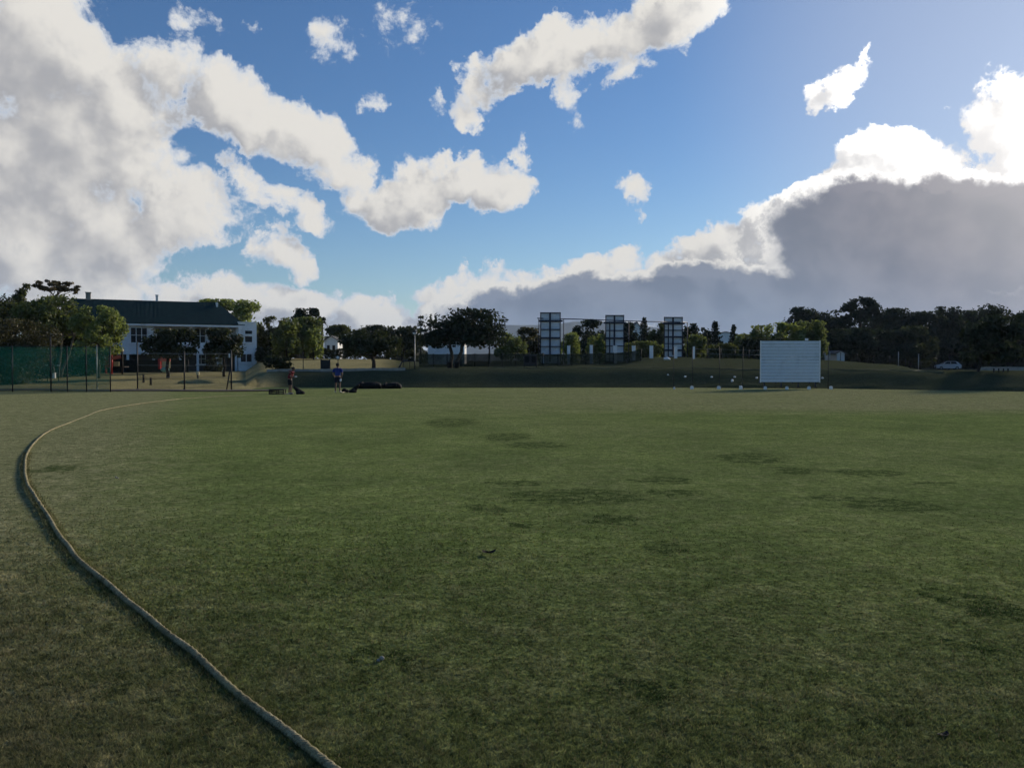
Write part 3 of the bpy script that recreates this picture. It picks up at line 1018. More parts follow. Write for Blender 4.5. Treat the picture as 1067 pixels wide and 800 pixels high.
def palm(label, px, top, bot, Y):
    g = gp(px, Y)
    root = thing('palm_tree', label, 'tree', g)
    z = at(px, top + 4, Y).z
    MB().tube([g, g + Vector((.1, 0, (z - g.z) * .5)), Vector((g.x, g.y, z))], [.25, .2, .2], 8).build('trunk', BARK, root)
    P, D = [], []
    for k in range(26):
        an, up = random.uniform(0, 6.283), random.uniform(-.7, 1.0)
        L = random.uniform(.7, 1.0) * 5 * Y / F_PX * 1.1
        s = np.linspace(.1, 1, 22)
        q = np.stack([np.cos(an) * s * L, np.sin(an) * s * L, up * s * L * .8 - .7 * s * s * L + (z - g.z)], -1) + rng.normal(size=(22, 3)) * .05
        P.append(q)
        D.append(rng.normal(size=q.shape) * .5 + np.array([0, 0, 1.]))
    P, D = np.concatenate(P), np.concatenate(D)
    V, Fq = leaf_quads(P, D, .17 * rng.uniform(.7, 1.3, len(P)))
    raw_mesh('crown', V, Fq, LEAF['pine'], root)


palm('slim palm with a round dark head left of the white house', 335.3, 328.5, 350, 118)
bush('dense dark rounded bush at the left end of the low wall', 277, 303.5, 370.5, 386, 68, 'dark', n=2600, leaf=.09)
bush('dark shrub right of the white annex against its side', 266, 282, 362, 388, 92, 'dark', n=1200)
bush('dark shrub by the ground floor verandah of the clubhouse', 214, 232, 374, 388, 86, 'dark', n=1200)
bush('low dark shrub seen through the netting near the pale block', 23, 35, 388, 392, 76, 'dark', n=500)

for i, (x0, x1, t_, Y_) in enumerate(((846, 893, 360, 128), (884, 930, 358, 132), (922, 968, 360, 136), (958, 1008, 359, 158), (1000, 1046, 360, 156), (1040, 1090, 360, 152))):
    bush(['dark undergrowth behind the white hut', 'dark undergrowth below the dome crowned pine', 'dark undergrowth in the middle of the wood', 'dark undergrowth right behind the white car',
          'dark undergrowth between the car and the pale wall', 'dark undergrowth behind the pale wall'][i], x0, x1, t_, 380, Y_, 'pine', group='undergrowth of the dark wood', n=1500)
bush('dark shrubs filling the space under the broad sunlit tree', 44, 112, 343, 376, 77, 'dark', n=2500)
bush('dark shrubs behind the netting at the left edge', -30, 40, 350, 380, 80, 'dark', n=2500)

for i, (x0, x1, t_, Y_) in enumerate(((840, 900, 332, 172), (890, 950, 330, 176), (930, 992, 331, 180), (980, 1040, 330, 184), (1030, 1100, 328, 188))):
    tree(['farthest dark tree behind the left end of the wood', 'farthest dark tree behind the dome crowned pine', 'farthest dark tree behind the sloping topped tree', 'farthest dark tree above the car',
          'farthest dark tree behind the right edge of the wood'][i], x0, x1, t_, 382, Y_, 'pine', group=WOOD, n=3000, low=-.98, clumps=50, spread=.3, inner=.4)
# ---------------------------------------------------------------- materials of the things
WHITE = paint('white_paint', (.84, .85, .85), .6, .08, 1.2, dirt=(.45, .43, .38))
WHITEB = paint('pale_boards', (.60, .67, .74), .5, .05, 2.0, dirt=(.40, .46, .52))  # blue skylight on shaded white boards put into their colour
ROOFG = paint('dark_green_roof_sheet', (.008, .033, .029), .75, .25, 2.0, bump=.2, spec=.2)
GLASS = paint('window_glass', (.012, .014, .018), .35, .2, 1.0, spec=.25)
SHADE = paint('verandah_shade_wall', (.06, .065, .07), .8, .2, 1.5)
DARKM = paint('dark_steel', (.022, .023, .026), .55, .3, 5.0, metal=.3)
NAVY = paint('dark_blue_steel', (.016, .022, .045), .5, .25, 4.0, metal=.2)
GALV = paint('galvanised_steel', (.36, .37, .36), .5, .2, 6.0, metal=.6)
CONC = paint('weathered_concrete', (.33, .31, .27), .9, .22, 2.5, bump=.4, dirt=(.16, .15, .12))
BLACK = paint('black_cover', (.010, .010, .011), .85, .3, 5.0, spec=.2)
TIMBER = paint('dark_timber', (.035, .028, .022), .9, .3, 5.0)
RED = paint('red_plastic', (.60, .03, .026), .45, .12, 3.0)
ORANGE = paint('salmon_plastic', (.75, .20, .14), .5, .1, 3.0)
CREAM = paint('cream_plastic', (.62, .52, .30), .5, .1, 3.0)
MINT = paint('mint_plastic', (.22, .45, .40), .5, .1, 3.0)
GREENF = paint('dark_green_screen', (.010, .020, .017), .9, .3, 2.5, spec=.1)
SOIL = paint('bare_earth', (.055, .046, .034), .95, .3, 1.2)
NETG = netting('green_netting', (.010, .085, .070), .38)
NETB = netting('green_back_netting', (.006, .060, .050), .26)
NETF = netting('fence_mesh', (.03, .035, .03), .16)
SHADEN = netting('shade_cloth', (.010, .018, .017), .90)


# ---------------------------------------------------------------- boundary rope
def rope_mat():
    m, n = new_mat('rope_fibre')
    co = n.n('ShaderNodeTexCoord').outputs['Object']
    a = n.noise(co, 9, 4, .6)
    b = n.noise(co, 190, 3, .65)
    c = n.mix(n.ramp(a, .3, .7), (.20, .178, .100), (.42, .38, .235))
    c = n.mix(n.m('MULTIPLY', n.ramp(b, .55, .36), .75), c, (.045, .038, .022))
    c = n.mix(n.m('MULTIPLY', n.ramp(n.noise(co, 2.3, 3, .6), .52, .68), .5), c, (.34, .30, .15))
    p = n.n('ShaderNodeBsdfPrincipled', {'Base Color': c, 'Roughness': .95, 'Specular IOR Level': .15})
    bp = n.n('ShaderNodeBump', {'Height': b, 'Strength': .8, 'Distance': .006})
    n.t.links.new(bp.outputs[0], p.inputs['Normal'])
    finish(n, p.outputs[0])
    return m


def rope():
    pix = [(458, 908), (384, 837), (335, 795), (299, 764), (275, 745), (247, 723), (223, 702), (200, 681), (175, 663), (150, 641), (130, 626), (110, 608), (95, 595), (80, 582), (71, 571), (63, 562),
           (55, 547), (45, 531), (36, 517), (30, 507), (27, 498), (26, 485), (28, 474), (34, 464), (42, 456), (52, 449), (64, 444), (90, 434), (107, 427.5), (145, 421), (185, 416.2), (225, 413.6), (262, 411.8)]
    P = [gpt(x, y) for x, y in pix]
    # smooth curve through the points
    out = []
    for i in range(len(P) - 1):
        p0, p1, p2, p3 = P[max(i - 1, 0)], P[i], P[i + 1], P[min(i + 2, len(P) - 1)]
        L = (p2 - p1).length
        k = max(2, int(L / (.02 if p1.y < 9 else .05 if p1.y < 20 else .2)))
        for j in range(k):
            t = j / k
            out.append(.5 * ((2 * p1) + (p2 - p0) * t + (2 * p0 - 5 * p1 + 4 * p2 - p3) * t * t + (3 * p1 - p0 - 3 * p2 + p3) * t ** 3))
    out.append(P[-1])
    mb = MB()
    rad, off, pitch = .0120, .0108, .085
    s, tr = 0.0, [[], [], []]
    for i, p in enumerate(out):
        d = (out[min(i + 1, len(out) - 1)] - out[max(i - 1, 0)]).normalized()
        side = d.cross(Vector((0, 0, 1))).normalized()
        if i:
            s += (p - out[i - 1]).length
        zz = .013 + .004 * mnoise.noise(Vector((s * .8, 0, 0)))
        wob = side * .016 * mnoise.noise(Vector((s * .9, 4, 0)))
        for k in range(3):
            a = 2 * math.pi * (s / pitch + k / 3)
            tr[k].append(p + wob + side * math.cos(a) * off + Vector((0, 0, zz + math.sin(a) * off)))
    for k in range(3):
        mb.tube(tr[k], rad, 7)
    # longer blades the mower left along the rope
    q = [p for p in out if 2.2 < p.y < 15]
    n_ = 9000
    ii = rng.integers(1, len(q) - 1, n_)
    qa = np.array([tuple(p) for p in q])
    tan = qa[ii + 1] - qa[ii - 1]
    tan /= np.linalg.norm(tan[:, :2], axis=1, keepdims=True) + 1e-9
    sd = np.stack([-tan[:, 1], tan[:, 0]], -1) * (rng.choice([-1, 1], n_) * (.022 + np.abs(rng.normal(0, .022, n_))))[:, None]
    base = qa[ii, :2] + sd + tan[:, :2] * rng.uniform(-.02, .02, n_)[:, None]
    hh, an = rng.uniform(.010, .030, n_), rng.uniform(0, 6.283, n_)
    ww = np.clip(base[:, 1] / F_PX * 1.1, .004, .012)
    ln = rng.uniform(.2, 1.0, n_) * hh
    la = rng.uniform(0, 6.283, n_)
    V = np.empty((n_, 3, 3), np.float32)
    V[:, 0] = np.stack([base[:, 0] - np.cos(an) * ww / 2, base[:, 1] - np.sin(an) * ww / 2, np.full(n_, -.002)], -1)
    V[:, 1] = np.stack([base[:, 0] + np.cos(an) * ww / 2, base[:, 1] + np.sin(an) * ww / 2, np.full(n_, -.002)], -1)
    V[:, 2] = np.stack([base[:, 0] + np.cos(la) * ln, base[:, 1] + np.sin(la) * ln, hh], -1)
    kind(raw_mesh('grass', V.reshape(-1, 3), np.arange(n_ * 3).reshape(-1, 3), bpy.data.materials['grass_blades']), 'stuff')
    o = mb.build('boundary_rope', rope_mat(), fixn=False)
    return tag(o, 'thick tan twisted boundary rope curving across the grass at lower left', 'rope')


rope()

# ---------------------------------------------------------------- clubhouse
A0, A1 = Vector(((78 - CX) / F_PX * 86, 86, 0)), Vector(((249 - CX) / F_PX * 92.5, 92.5, 0))
UX = (A1 - A0).normalized()                # along the front
UD = Vector((-UX.y, UX.x, 0))              # into the building
GZ = .93


def fp(u, d, z):
    return A0 + UX * u + UD * d + Vector((0, 0, z))


def fu(px, py=None, d=0.0):
    """the spot of the photograph on the plane d behind the front: (u, z)"""
    r_ = ray(px, py if py is not None else 360)
    o = A0 + UD * d
    nrm = UD
    t = (o - Vector((0, 0, EYE))).dot(nrm) / r_.dot(nrm)
    q = Vector((0, 0, EYE)) + r_ * t
    return (q - A0).dot(UX), q.z


ANG = math.atan2(UX.y, UX.x)
house = thing('clubhouse', 'white two storey clubhouse with dark green hipped roof behind the netting', 'building', fp(9, 0, GZ))


def fbox(mb, u0, u1, d0, d1, z0, z1):
    return mb.box(fp((u0 + u1) / 2, (d0 + d1) / 2, (z0 + z1) / 2), (abs(u1 - u0), abs(d1 - d0), abs(z1 - z0)), ANG)


UL, UR = -1.5, fu(249)[0]
ZE = fu(190, 338.2)[1]                     # eaves
ZF = fu(190, 366.5)[1]                     # first floor slab
DEP = 9.0
mb = MB()
fbox(mb, UL, UR, 2.2, DEP, GZ - .3, ZF - .3)                 # recessed ground floor
fbox(mb, UL, UR, .0, DEP, ZF - .3, ZF + 1.05)                # parapet band
# first floor: solid on the left, open gallery on the right
ug = fu(160)[0]
fbox(mb, UL, ug, .02, DEP, ZF + 1.05, ZE)
fbox(mb, ug, UR, 1.6, DEP, ZF + 1.05, ZE)
for px in (157.5, 199, 218, 236, 247.5):
    u = fu(px)[0]
    fbox(mb, u - .14, u + .14, .03, .30, ZF + 1.052, ZE)
for px in (133, 160, 188, 206, 226, 246):
    u = fu(px)[0]
    fbox(mb, u - .13, u + .13, .05, .32, GZ - .3, ZF - .302)
mb.build('wall', WHITE, house)
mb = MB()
fbox(mb, UL + .1, UR - .1, 2.10, 2.197, GZ + .05, ZF - .32)  # dark sheet, shade of the recess put into its colour
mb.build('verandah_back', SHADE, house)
mb = MB()
fbox(mb, UL - .3, UR + .35, -.55, -.40, ZE - .22, ZE + .02)
mb.build('gutter', WHITE, house)
# roof
UR0, ZR = fu(226, 315, 4.5)[0], fu(150, 314, 4.5)[1]
ov = .6
rb = MB()
q = [fp(UL - ov, -ov, ZE), fp(UR + ov, -ov, ZE), fp(UR + ov, DEP + ov, ZE), fp(UL - ov, DEP + ov, ZE),
     fp(UL + 1.0, DEP / 2, ZR), fp(UR0, DEP / 2, ZR)]
q2 = [p + Vector((0, 0, .10)) for p in q]
q = q[:4]
rb.add(q + q2, [(3, 2, 1, 0), (4, 5, 9, 8), (5, 6, 9), (6, 7, 8, 9), (7, 4, 8), (0, 1, 5, 4), (1, 2, 6, 5), (2, 3, 7, 6), (3, 0, 4, 7)])
sl_ = (Vector(q2[4]) - Vector(q2[0]))
for i in range(44):                                          # standing seams
    t = (i + .5) / 44
    a = q2[0].lerp(q2[1], t)
    top = q2[4].lerp(q2[5], min(1, max(0, ((a - q2[4]).dot(UX)) / (q2[5] - q2[4]).length)))
    if (a - q2[5]).dot(UX) > 0:
        k = 1 - (a - q2[5]).dot(UX) / ((q2[1] - q2[5]).dot(UX))
        top = a + (q2[5] - q2[1] - UX * (q2[5] - q2[1]).dot(UX)) * k
    rb.bar(a + Vector((0, 0, .012)), top + Vector((0, 0, .012)), .03, .012)
roof = rb.build('roof', ROOFG, house)
mb = MB()
ga = fu(225.3, 322, 4.4)
fbox(mb, ga[0] - .08, ga[0] + .14, 3.4, 5.4, ZR - .95, ZR + .03)
mb.build('gable_vent', WHITE, roof)
mb = MB()
cu, cz = fu(163.5, 313, 4.5)
mb.box(fp(cu, 4.5, ZR + .30), (.26, .26, .8), ANG, .02)
mb.box(fp(cu, 4.5, ZR + .74), (.38, .38, .08), ANG, .02)
mb.build('chimney', WHITE, roof)
mb = MB()
cu, cz = fu(92, 309, 4.5)
mb.box(fp(cu, 4.5, ZR + .35), (.5, .45, .8), ANG, .03)
mb.box(fp(cu, 4.5, ZR + .79), (.62, .56, .09), ANG, .02)
mb.build('chimney', CONC, roof)
# windows
def window(px0, px1, py0, py1, d, nv, nh=1, par=None):
    u0, z1 = fu(px0, py0, d)
    u1, z0 = fu(px1, py1, d)
    g_ = MB()
    fbox(g_, u0, u1, d - .02, d + .05, z0, z1)
    w = g_.build('window', GLASS, house)
    fr = MB()
    t = .07
    for z in (z0 - t / 2, z1 + t / 2):
        fbox(fr, u0 - t, u1 + t, d - .07, d - .024, z - t / 2, z + t / 2)
    for i in range(nv + 1):
        u = u0 + (u1 - u0) * i / nv
        fbox(fr, u - t / 2, u + t / 2, d - .066, d - .026, z0 + .001, z1 - .001)
    for i in range(1, nh + 1):
        z = z0 + (z1 - z0) * i / (nh + 1)
        fbox(fr, u0, u1, d - .062, d - .028, z - .025, z + .025)
    fbox(fr, u0 - .15, u1 + .15, d - .14, d - .02, z0 - .17, z0 - .075)
    fr.build('frame', WHITE, w)
    return w


window(136, 153.5, 341.5, 357, .0, 3)
window(112, 126, 341.5, 357, .0, 3)
window(163, 180, 342.5, 357, 1.58, 2)
window(184, 197, 342.5, 357, 1.58, 2)
window(203, 214, 342.5, 357.5, 1.58, 2)
window(222, 234, 342.5, 357.5, 1.58, 2)
window(205, 214, 369, 379, 2.08, 2)
mb = MB()
u0, u1 = fu(226, d=2.08)[0], fu(233, d=2.08)[0]
fbox(mb, u0, u1, 2.0, 2.09, GZ, GZ + 2.1)
dr = mb.build('door', WHITE, house)
mb = MB()
mb.blob(fp(u1 - .12, 1.98, GZ + 1.0), .05, 8, 6)
mb.build('handle', DARKM, dr)
# annex on the right
ua0, ua1 = fu(248.5, d=-.6)[0], fu(267.5, d=-.6)[0]
ZA = fu(258, 336.5, -.6)[1]
mb = MB()
fbox(mb, ua0, ua1, -.6, 7.5, GZ - .3, ZA)
mb.build('annex_wall', WHITE, house)
mb = MB()
fbox(mb, ua0 - .05, ua1 + .05, -.66, 7.56, ZA, ZA + .12)
mb.build('parapet', WHITE, house)
window(255, 263, 344.5, 348, -.6, 1, 0)
window(255, 263, 350.5, 356.5, -.6, 1, 0)
window(250.5, 262.5, 369, 377, -.6, 2, 0)

# ---------------------------------------------------------------- far white houses glimpsed between trees
def cottage(label, px0, px1, eave, ridge, base, Y, win=True, roofc=None, gable=True):
    a, b = at(px0, base, Y), at(px1, base, Y)
    g = gp((px0 + px1) / 2, Y)
    z0 = min(g.z, a.z) - .2
    ze, zr = at(px0, eave, Y).z, at(px0, ridge, Y).z
    root = thing('cottage', label, 'house', g)
    xm = (a.x + b.x) / 2
    d = max(4.0, (b.x - a.x))
    m_ = MB()
    m_.prism([(a.x, Y, z0), (b.x, Y, z0), (b.x, Y, ze), (xm, Y, zr), (a.x, Y, ze)] if gable else
             [(a.x, Y, z0), (b.x, Y, z0), (b.x, Y, ze), (a.x, Y, ze)], (0, Y, 0), (0, Y + d, 0))
    m_.build('wall', WHITE, root)
    r_ = MB()
    th = .14
    for x0, x1 in ((a.x - .3, xm), (b.x + .3, xm)):
        zz = ze - .3 * (zr - ze) / max(.1, xm - a.x)
        if not gable:
            zz = ze
        y0, y1 = Y - .25, Y + d + .25
        r_.add([(x0, y0, zz + .02), (x1, y0, zr + .02), (x1, y1, zr + .02), (x0, y1, zz + .02),
                (x0, y0, zz + th), (x1, y0, zr + th), (x1, y1, zr + th), (x0, y1, zz + th)],
               [(0, 1, 2, 3), (7, 6, 5, 4), (0, 4, 5, 1), (3, 2, 6, 7), (0, 3, 7, 4), (1, 5, 6, 2)])
    r_.build('roof', roofc or SHADE, root)
    if win:
        w = (b.x - a.x)
        for k in (.3, .7):
            x = a.x + w * k
            zc = z0 + (ze - z0) * .62
            wb = MB().box((x, Y - .01, zc), (w * .2, .1, (ze - z0) * .3)).build('window', GLASS, root)
            MB().box((x, Y - .05, zc - (ze - z0) * .17), (w * .24, .12, .1)).build('sill', WHITE, wb)
    return root


cottage('small white gabled house peeping out above the hedge', 338, 352, 355, 350.5, 366, 134)
cottage('long white house wall seen under the huge umbrella tree', 446, 484, 357, 354, 372, 116, win=False)
cottage('white gable end seen between the second and third towers', 658, 669, 344, 336, 371, 128, win=True)
cottage('pale house far behind the broad conifer', 744, 768, 349, 346, 372, 165, win=True)
cottage('white hut in the shade right of the sight screen', 872, 880, 368, 366, 375.5, 108, win=False)

# ---------------------------------------------------------------- cricket nets on the left
cage = thing('cricket_net_cage', 'long practice cage of dark green netting at the left edge of the field', 'netting', gp(50, 50))
YC = 49.6
ztop = at(50, 361, YC).z
cage_px = [-70, -28, 13, 53, 70, 90, 115]
for px in cage_px:
    tall = {53: at(53, 351, YC).z}.get(px, ztop + .05)
    mt = DARKM
    for yy in (YC, YC + 9.5):
        x = (px - CX) / F_PX * yy
        z = Hxy(x, yy)
        m_ = MB()
        m_.tube([(x, yy, z - .2), (x, yy, (tall if yy == YC else ztop + .05))], .035 if px != 53 else .04, 8)
        m_.build('post', mt if yy == YC else DARKM, cage)
xa, xb = (cage_px[0] - CX) / F_PX * YC, (115 - CX) / F_PX * YC
for yy in (YC, YC + 9.5):
    m_ = MB()
    m_.tube([(xa * yy / YC, yy - .06, ztop), (xb * yy / YC, yy - .06, ztop)], .022, 6)
    m_.build('rail', DARKM, cage)


def sheet(mb_, pts, th=.012, sag=0.0, nu=12, nv=6):
    """a thin hanging sheet between four corners, slightly uneven"""
    a, b, c, d = (Vector(p) for p in pts)
    nrm = (b - a).cross(d - a).normalized()
    vs = []
    for s_ in (0, 1):
        for j in range(nv + 1):
            for i in range(nu + 1):
                u, v = i / nu, j / nv
                p = a.lerp(b, u).lerp(d.lerp(c, u), v)
                p = p + nrm * (.05 * mnoise.noise(Vector((u * 7, v * 3, a.x))) + s_ * th)
                p.z -= sag * 4 * v * u * (1 - u)
                vs.append(p)
    w = nu + 1
    off = w * (nv + 1)
    fs = []
    for j in range(nv):
        for i in range(nu):
            k = j * w + i
            fs.append((k, k + 1, k + w + 1, k + w))
    return mb_.add(vs[:off], fs, True)


zb = .04
KB = (YC + 9.5) / YC
for i in range(len(cage_px) - 1):
    x0, x1 = (cage_px[i] - CX) / F_PX * YC, (cage_px[i + 1] - CX) / F_PX * YC
    m_ = MB()
    sheet(m_, [(x0, YC, zb), (x1, YC, zb), (x1, YC, ztop), (x0, YC, ztop)], sag=.04)
    m_.build('net_panel', NETG, cage, fixn=False)
m_ = MB()
sheet(m_, [(xa * KB, YC + 9.5, .2), (xb * KB, YC + 9.5, .2), (xb * KB, YC + 9.5, ztop), (xa * KB, YC + 9.5, ztop)], nu=24)
m_.build('back_net', NETB, cage, fixn=False)
for px in (13, 70, 115):
    x = (px - CX) / F_PX * YC
    m_ = MB()
    sheet(m_, [(x, YC, .05), (x * KB, YC + 9.5, .2), (x * KB, YC + 9.5, ztop), (x, YC, ztop)], nu=8)
    m_.build('side_net', NETB, cage, fixn=False)
# things behind the net
def steel_pole(label, px, top, Y, r=.04, mat=None, name='pole', cat='pole', group=None, base=None):
    g = gp(px, Y)
    z = at(px, top, Y).z
    m_ = MB()
    m_.tube([g + Vector((0, 0, -.2)), Vector((g.x, g.y, z))], r, 8)
    m_.tube([g, g + Vector((0, 0, .06))], r * 2.0, 8)
    m_.tube([Vector((g.x, g.y, z)), Vector((g.x, g.y, z + .03))], r * 1.25, 8)
    return tag(m_.build(name, mat or DARKM, origin=g), label, cat, group)


steel_pole('slim pale steel pole standing at the right end of the netting', 101, 360, 54, .035, GALV)
steel_pole('pale thin pole showing behind the netting at far left', 30.5, 376, 76, .045, WHITE)


def post_sign(label, px, top, bot, Y, w, h, mat=None, postm=None, name='sign', cat='sign', round_=False):
    g = gp(px, Y)
    zt, zb_ = at(px, top, Y).z, at(px, bot, Y).z
    root = thing(name, label, cat, g)
    MB().tube([g + Vector((0, 0, -.1)), Vector((g.x, g.y, zt - .02))], .035, 8).build('post', postm or DARKM, root)
    m_ = MB()
    c = Vector((g.x, g.y - .05, (zt + zb_) / 2))
    if round_:
        m_.tube([c + Vector((0, -.025, 0)), c + Vector((0, .0, 0))], (zt - zb_) / 2, 20)
    else:
        m_.box(c, (w, .03, zt - zb_), 0, .01)
    m_.build('plate', mat or WHITE, root)
    return root


for px, lab in ((49.5, 'left of two small white boards on posts behind the netting'), (61, 'right of two small white boards on posts behind the netting')):
    post_sign(lab, px, 379.8, 381.6, 66, .24, .12)
m_ = MB()
g = gp(56.5, 72)
m_.box(g + Vector((0, 0, .2)), (.22, .22, .44), 0, .03)
m_.box(g + Vector((0, 0, .45)), (.27, .27, .06), 0, .02)
tag(m_.build('stone_block', WHITE), 'pale square block between the two small boards behind the netting', 'block')
m_ = MB()
g = gp(21.8, 76)
m_.box(g + Vector((0, 0, .2)), (.2, .2, .5), 0, .04)
m_.box(g + Vector((0, 0, .46)), (.25, .25, .06), 0, .02)
tag(m_.build('stone_block', WHITE), 'white marker block beside the low shrub behind the netting', 'block')

# low dark fence along the foot of the clubhouse
def screen_fence(label, px0, px1, Y0, Y1, h, mat, n=9, wires=0, name='screen_fence', cat='fence', postm=None, top=None):
    a, b = gp(px0, Y0), gp(px1, Y1)
    root = thing(name, label, cat, (a + b) / 2)
    pts = []
    for k in range(n + 1):
        t = k / n
        X, Y = a.x + (b.x - a.x) * t, a.y + (b.y - a.y) * t
        pts.append(Vector((X, Y, Hxy(X, Y))))
    for k, p in enumerate(pts):
        MB().tube([p + Vector((0, .05, -.2)), p + Vector((0, .05, h + .06))], .035, 6).build('post', postm or DARKM, root)
        if k < n:
            q_ = pts[k + 1]
            if mat:
                m_ = MB()
                sheet(m_, [p + Vector((0, 0, .03)), q_ + Vector((0, 0, .03)), q_ + Vector((0, 0, h)), p + Vector((0, 0, h))], sag=.02, nu=6, nv=4)
                m_.build('screen', mat, root, fixn=False)
    for wv in range(wires):
        m_ = MB()
        z = h * (wv + 1) / wires
        m_.tube([p + Vector((0, .01, z)) for p in pts], .012, 5)
        m_.build('wire', GALV, root)
    return root


screen_fence('low dark green screen fence along the front of the clubhouse', 20, 196, 80, 84, 1.3, GREENF, 12)
screen_fence('dark green shade cloth fence below the huge umbrella tree', 437, 566, 78, 79, 1.25, SHADEN, 9)
screen_fence('dark shade cloth fence running in front of the panel towers', 567, 668, 79, 80, 1.12, SHADEN, 7)
screen_fence('thin wire fence on the grass rise left of the sight screen', 722, 795, 84, 84, .95, None, 5, 2, name='wire_fence')
screen_fence('thin wire fence along the shaded rise right of the sight screen', 858, 975, 96, 104, 1.0, NETF, 7, 0, name='wire_fence', postm=DARKM)
# chain link along the near left edge of the field
screen_fence('see through wire fence on dark posts right of the netting', 143, 241, 54, 54, 2.35, NETF, 2, 3, name='wire_fence')
steel_pole('tall dark steel post left of the larger round tree', 143.2, 356, 53.5, .045)
steel_pole('dark steel post in front of the larger round tree', 192, 366, 53.5, .045)
g = gp(241, 53.5)
root = thing('braced_post', 'dark steel corner post with a leaning brace and small white box', 'post', g)
zt = at(241, 365, 53.5).z
MB().tube([g + Vector((0, 0, -.2)), Vector((g.x, g.y, zt))], .05, 8).build('post', DARKM, root)
MB().tube([gp(236, 53.4), Vector((g.x - .06, g.y - .02, at(241, 384, 53.5).z))], .045, 8).build('brace', DARKM, root)
MB().box(Vector((g.x - .09, g.y - .06, at(240, 370.5, 53.5).z)), (.09, .09, .28), 0, .02).build('junction_box', WHITE, root)
# stumps on the slope
for px, Y, h, lab in ((149.5, 63, .62, 'short dark stump post left of the larger round tree'), (157, 60, .5, 'short dark stump post nearest the wire fence'), (206, 62, .60, 'short dark post with a pale cap beside the grass mound')):
    g = gp(px, Y)
    m_ = MB()
    m_.tube([g + Vector((0, 0, -.1)), g + Vector((.01, 0, h * .6)), g + Vector((0, 0, h))], [.085, .075, .07], 9)
    if px == 206:
        r_ = thing('stump_post', lab, 'post', g)
        m_.build('stem', TIMBER, r_)
        MB().box(g + Vector((0, 0, h + .14)), (.22, .2, .26), .2, .03).build('cap', CREAM, r_)
    else:
        tag(m_.build('stump_post', TIMBER, origin=g), lab, 'post')
# grass mound
m_ = MB()
g = gp(213, 62)
m_.blob(g + Vector((0, 0, -.05)), (1.9, 1.6, .42), 24, 10, .2, flat=-.05)
kind(m_.build('mound', bpy.data.materials['bank_grass']), 'structure')
# dark earth strip at the edge of the field
def strip(name, pts, w, mat, dz=.012):
    V, Fq = [], []
    for i, (px, Y) in enumerate(pts):
        p, q_ = gp(px, Y), gp(px, Y + w)
        V += [(p.x, p.y, max(p.z, .0) + dz), (q_.x, q_.y, max(q_.z, 0) + dz)]
        if i:
            Fq.append((2 * i - 2, 2 * i, 2 * i + 1, 2 * i - 1))
    return kind(raw_mesh(name, V, Fq, mat, smooth=True), 'structure')


strip('earth_path', [(x, 50.6 + .4 * math.sin(x * .05)) for x in range(-120, 292, 6)], 2.2, SOIL, .05)

# play equipment in front of the clubhouse
g = gp(119, 79)
root = thing('climbing_frame', 'red and cream play frame with round post tops left of the window', 'play frame', g)
for px, yr in ((110.5, 364.5), (116.5, 366.5), (127.5, 366)):
    p = gp(px, 79 + (0 if px > 112 else .6))
    z = at(px, yr, 79).z
    MB().tube([p, Vector((p.x, p.y, z))], .09, 10).build('post', RED if px < 120 else TIMBER, root)
    MB().blob((p.x, p.y, z + .08), .15, 12, 8).build('knob', CREAM, root)
zc = lambda py: at(119, py, 79).z
MB().box((at(113.5, 370, 79.3).x, 79.3, (zc(367.5) + zc(383)) / 2), (.56, .10, zc(367.5) - zc(383)), 0, .03).build('side_panel', RED, root)
MB().bar((at(117.6, 375, 79).x, 78.9, zc(373.5)), (at(126.5, 371, 79).x, 78.9, zc(371.5)), .12, .30).build('slanted_bar', ORANGE, root)
MB().box((at(121, 379, 79).x, 79.05, zc(379)), (.55, .08, .45), 0, .03).build('front_panel', CREAM, root)
MB().box((at(122, 383, 79).x, 79.6, zc(382.2)), (1.3, 1.0, .10), 0, .02).build('platform', TIMBER, root)
g = gp(171, 80)
root = thing('playhouse', 'red and salmon plastic playhouse behind the larger round tree trunk', 'playhouse', g)
zc = lambda py: at(171, py, 80).z
x0, x1, x2 = at(160.5, 376, 80).x, at(167, 376, 80).x, at(177.5, 376, 80).x
MB().prism([(x0, 80.9, zc(384.5)), (x1, 80, zc(384.5)), (x1, 80, zc(369.5)), (x0, 80.9, zc(371))], (0, 0, 0), (.06, .12, 0)).build('side_wall', RED, root)
MB().box(((x1 + x2) / 2, 80.02, (zc(369.5) + zc(376.5)) / 2), (x2 - x1, .10, zc(369.5) - zc(376.5)), 0, .02).build('upper_wall', ORANGE, root)
MB().box(((x1 + x2) / 2 + .05, 80.05, (zc(376.5) + zc(383.5)) / 2), ((x2 - x1) * .8, .08, zc(376.5) - zc(383.5)), 0, .02).build('lower_wall', CREAM, root)
MB().blob(((x1 + x2) / 2, 79.9, zc(385.2)), (.42, .3, .26), 14, 8).build('base_tub', MINT, root)
MB().prism([(x0 - .05, 80.9, zc(370.8)), (x1, 79.9, zc(369.2)), (x2 + .06, 79.9, zc(369.2)), (x2 + .06, 80.9, zc(370.8))], (0, 0, 0), (0, 0, .07)).build('roof', RED, root)

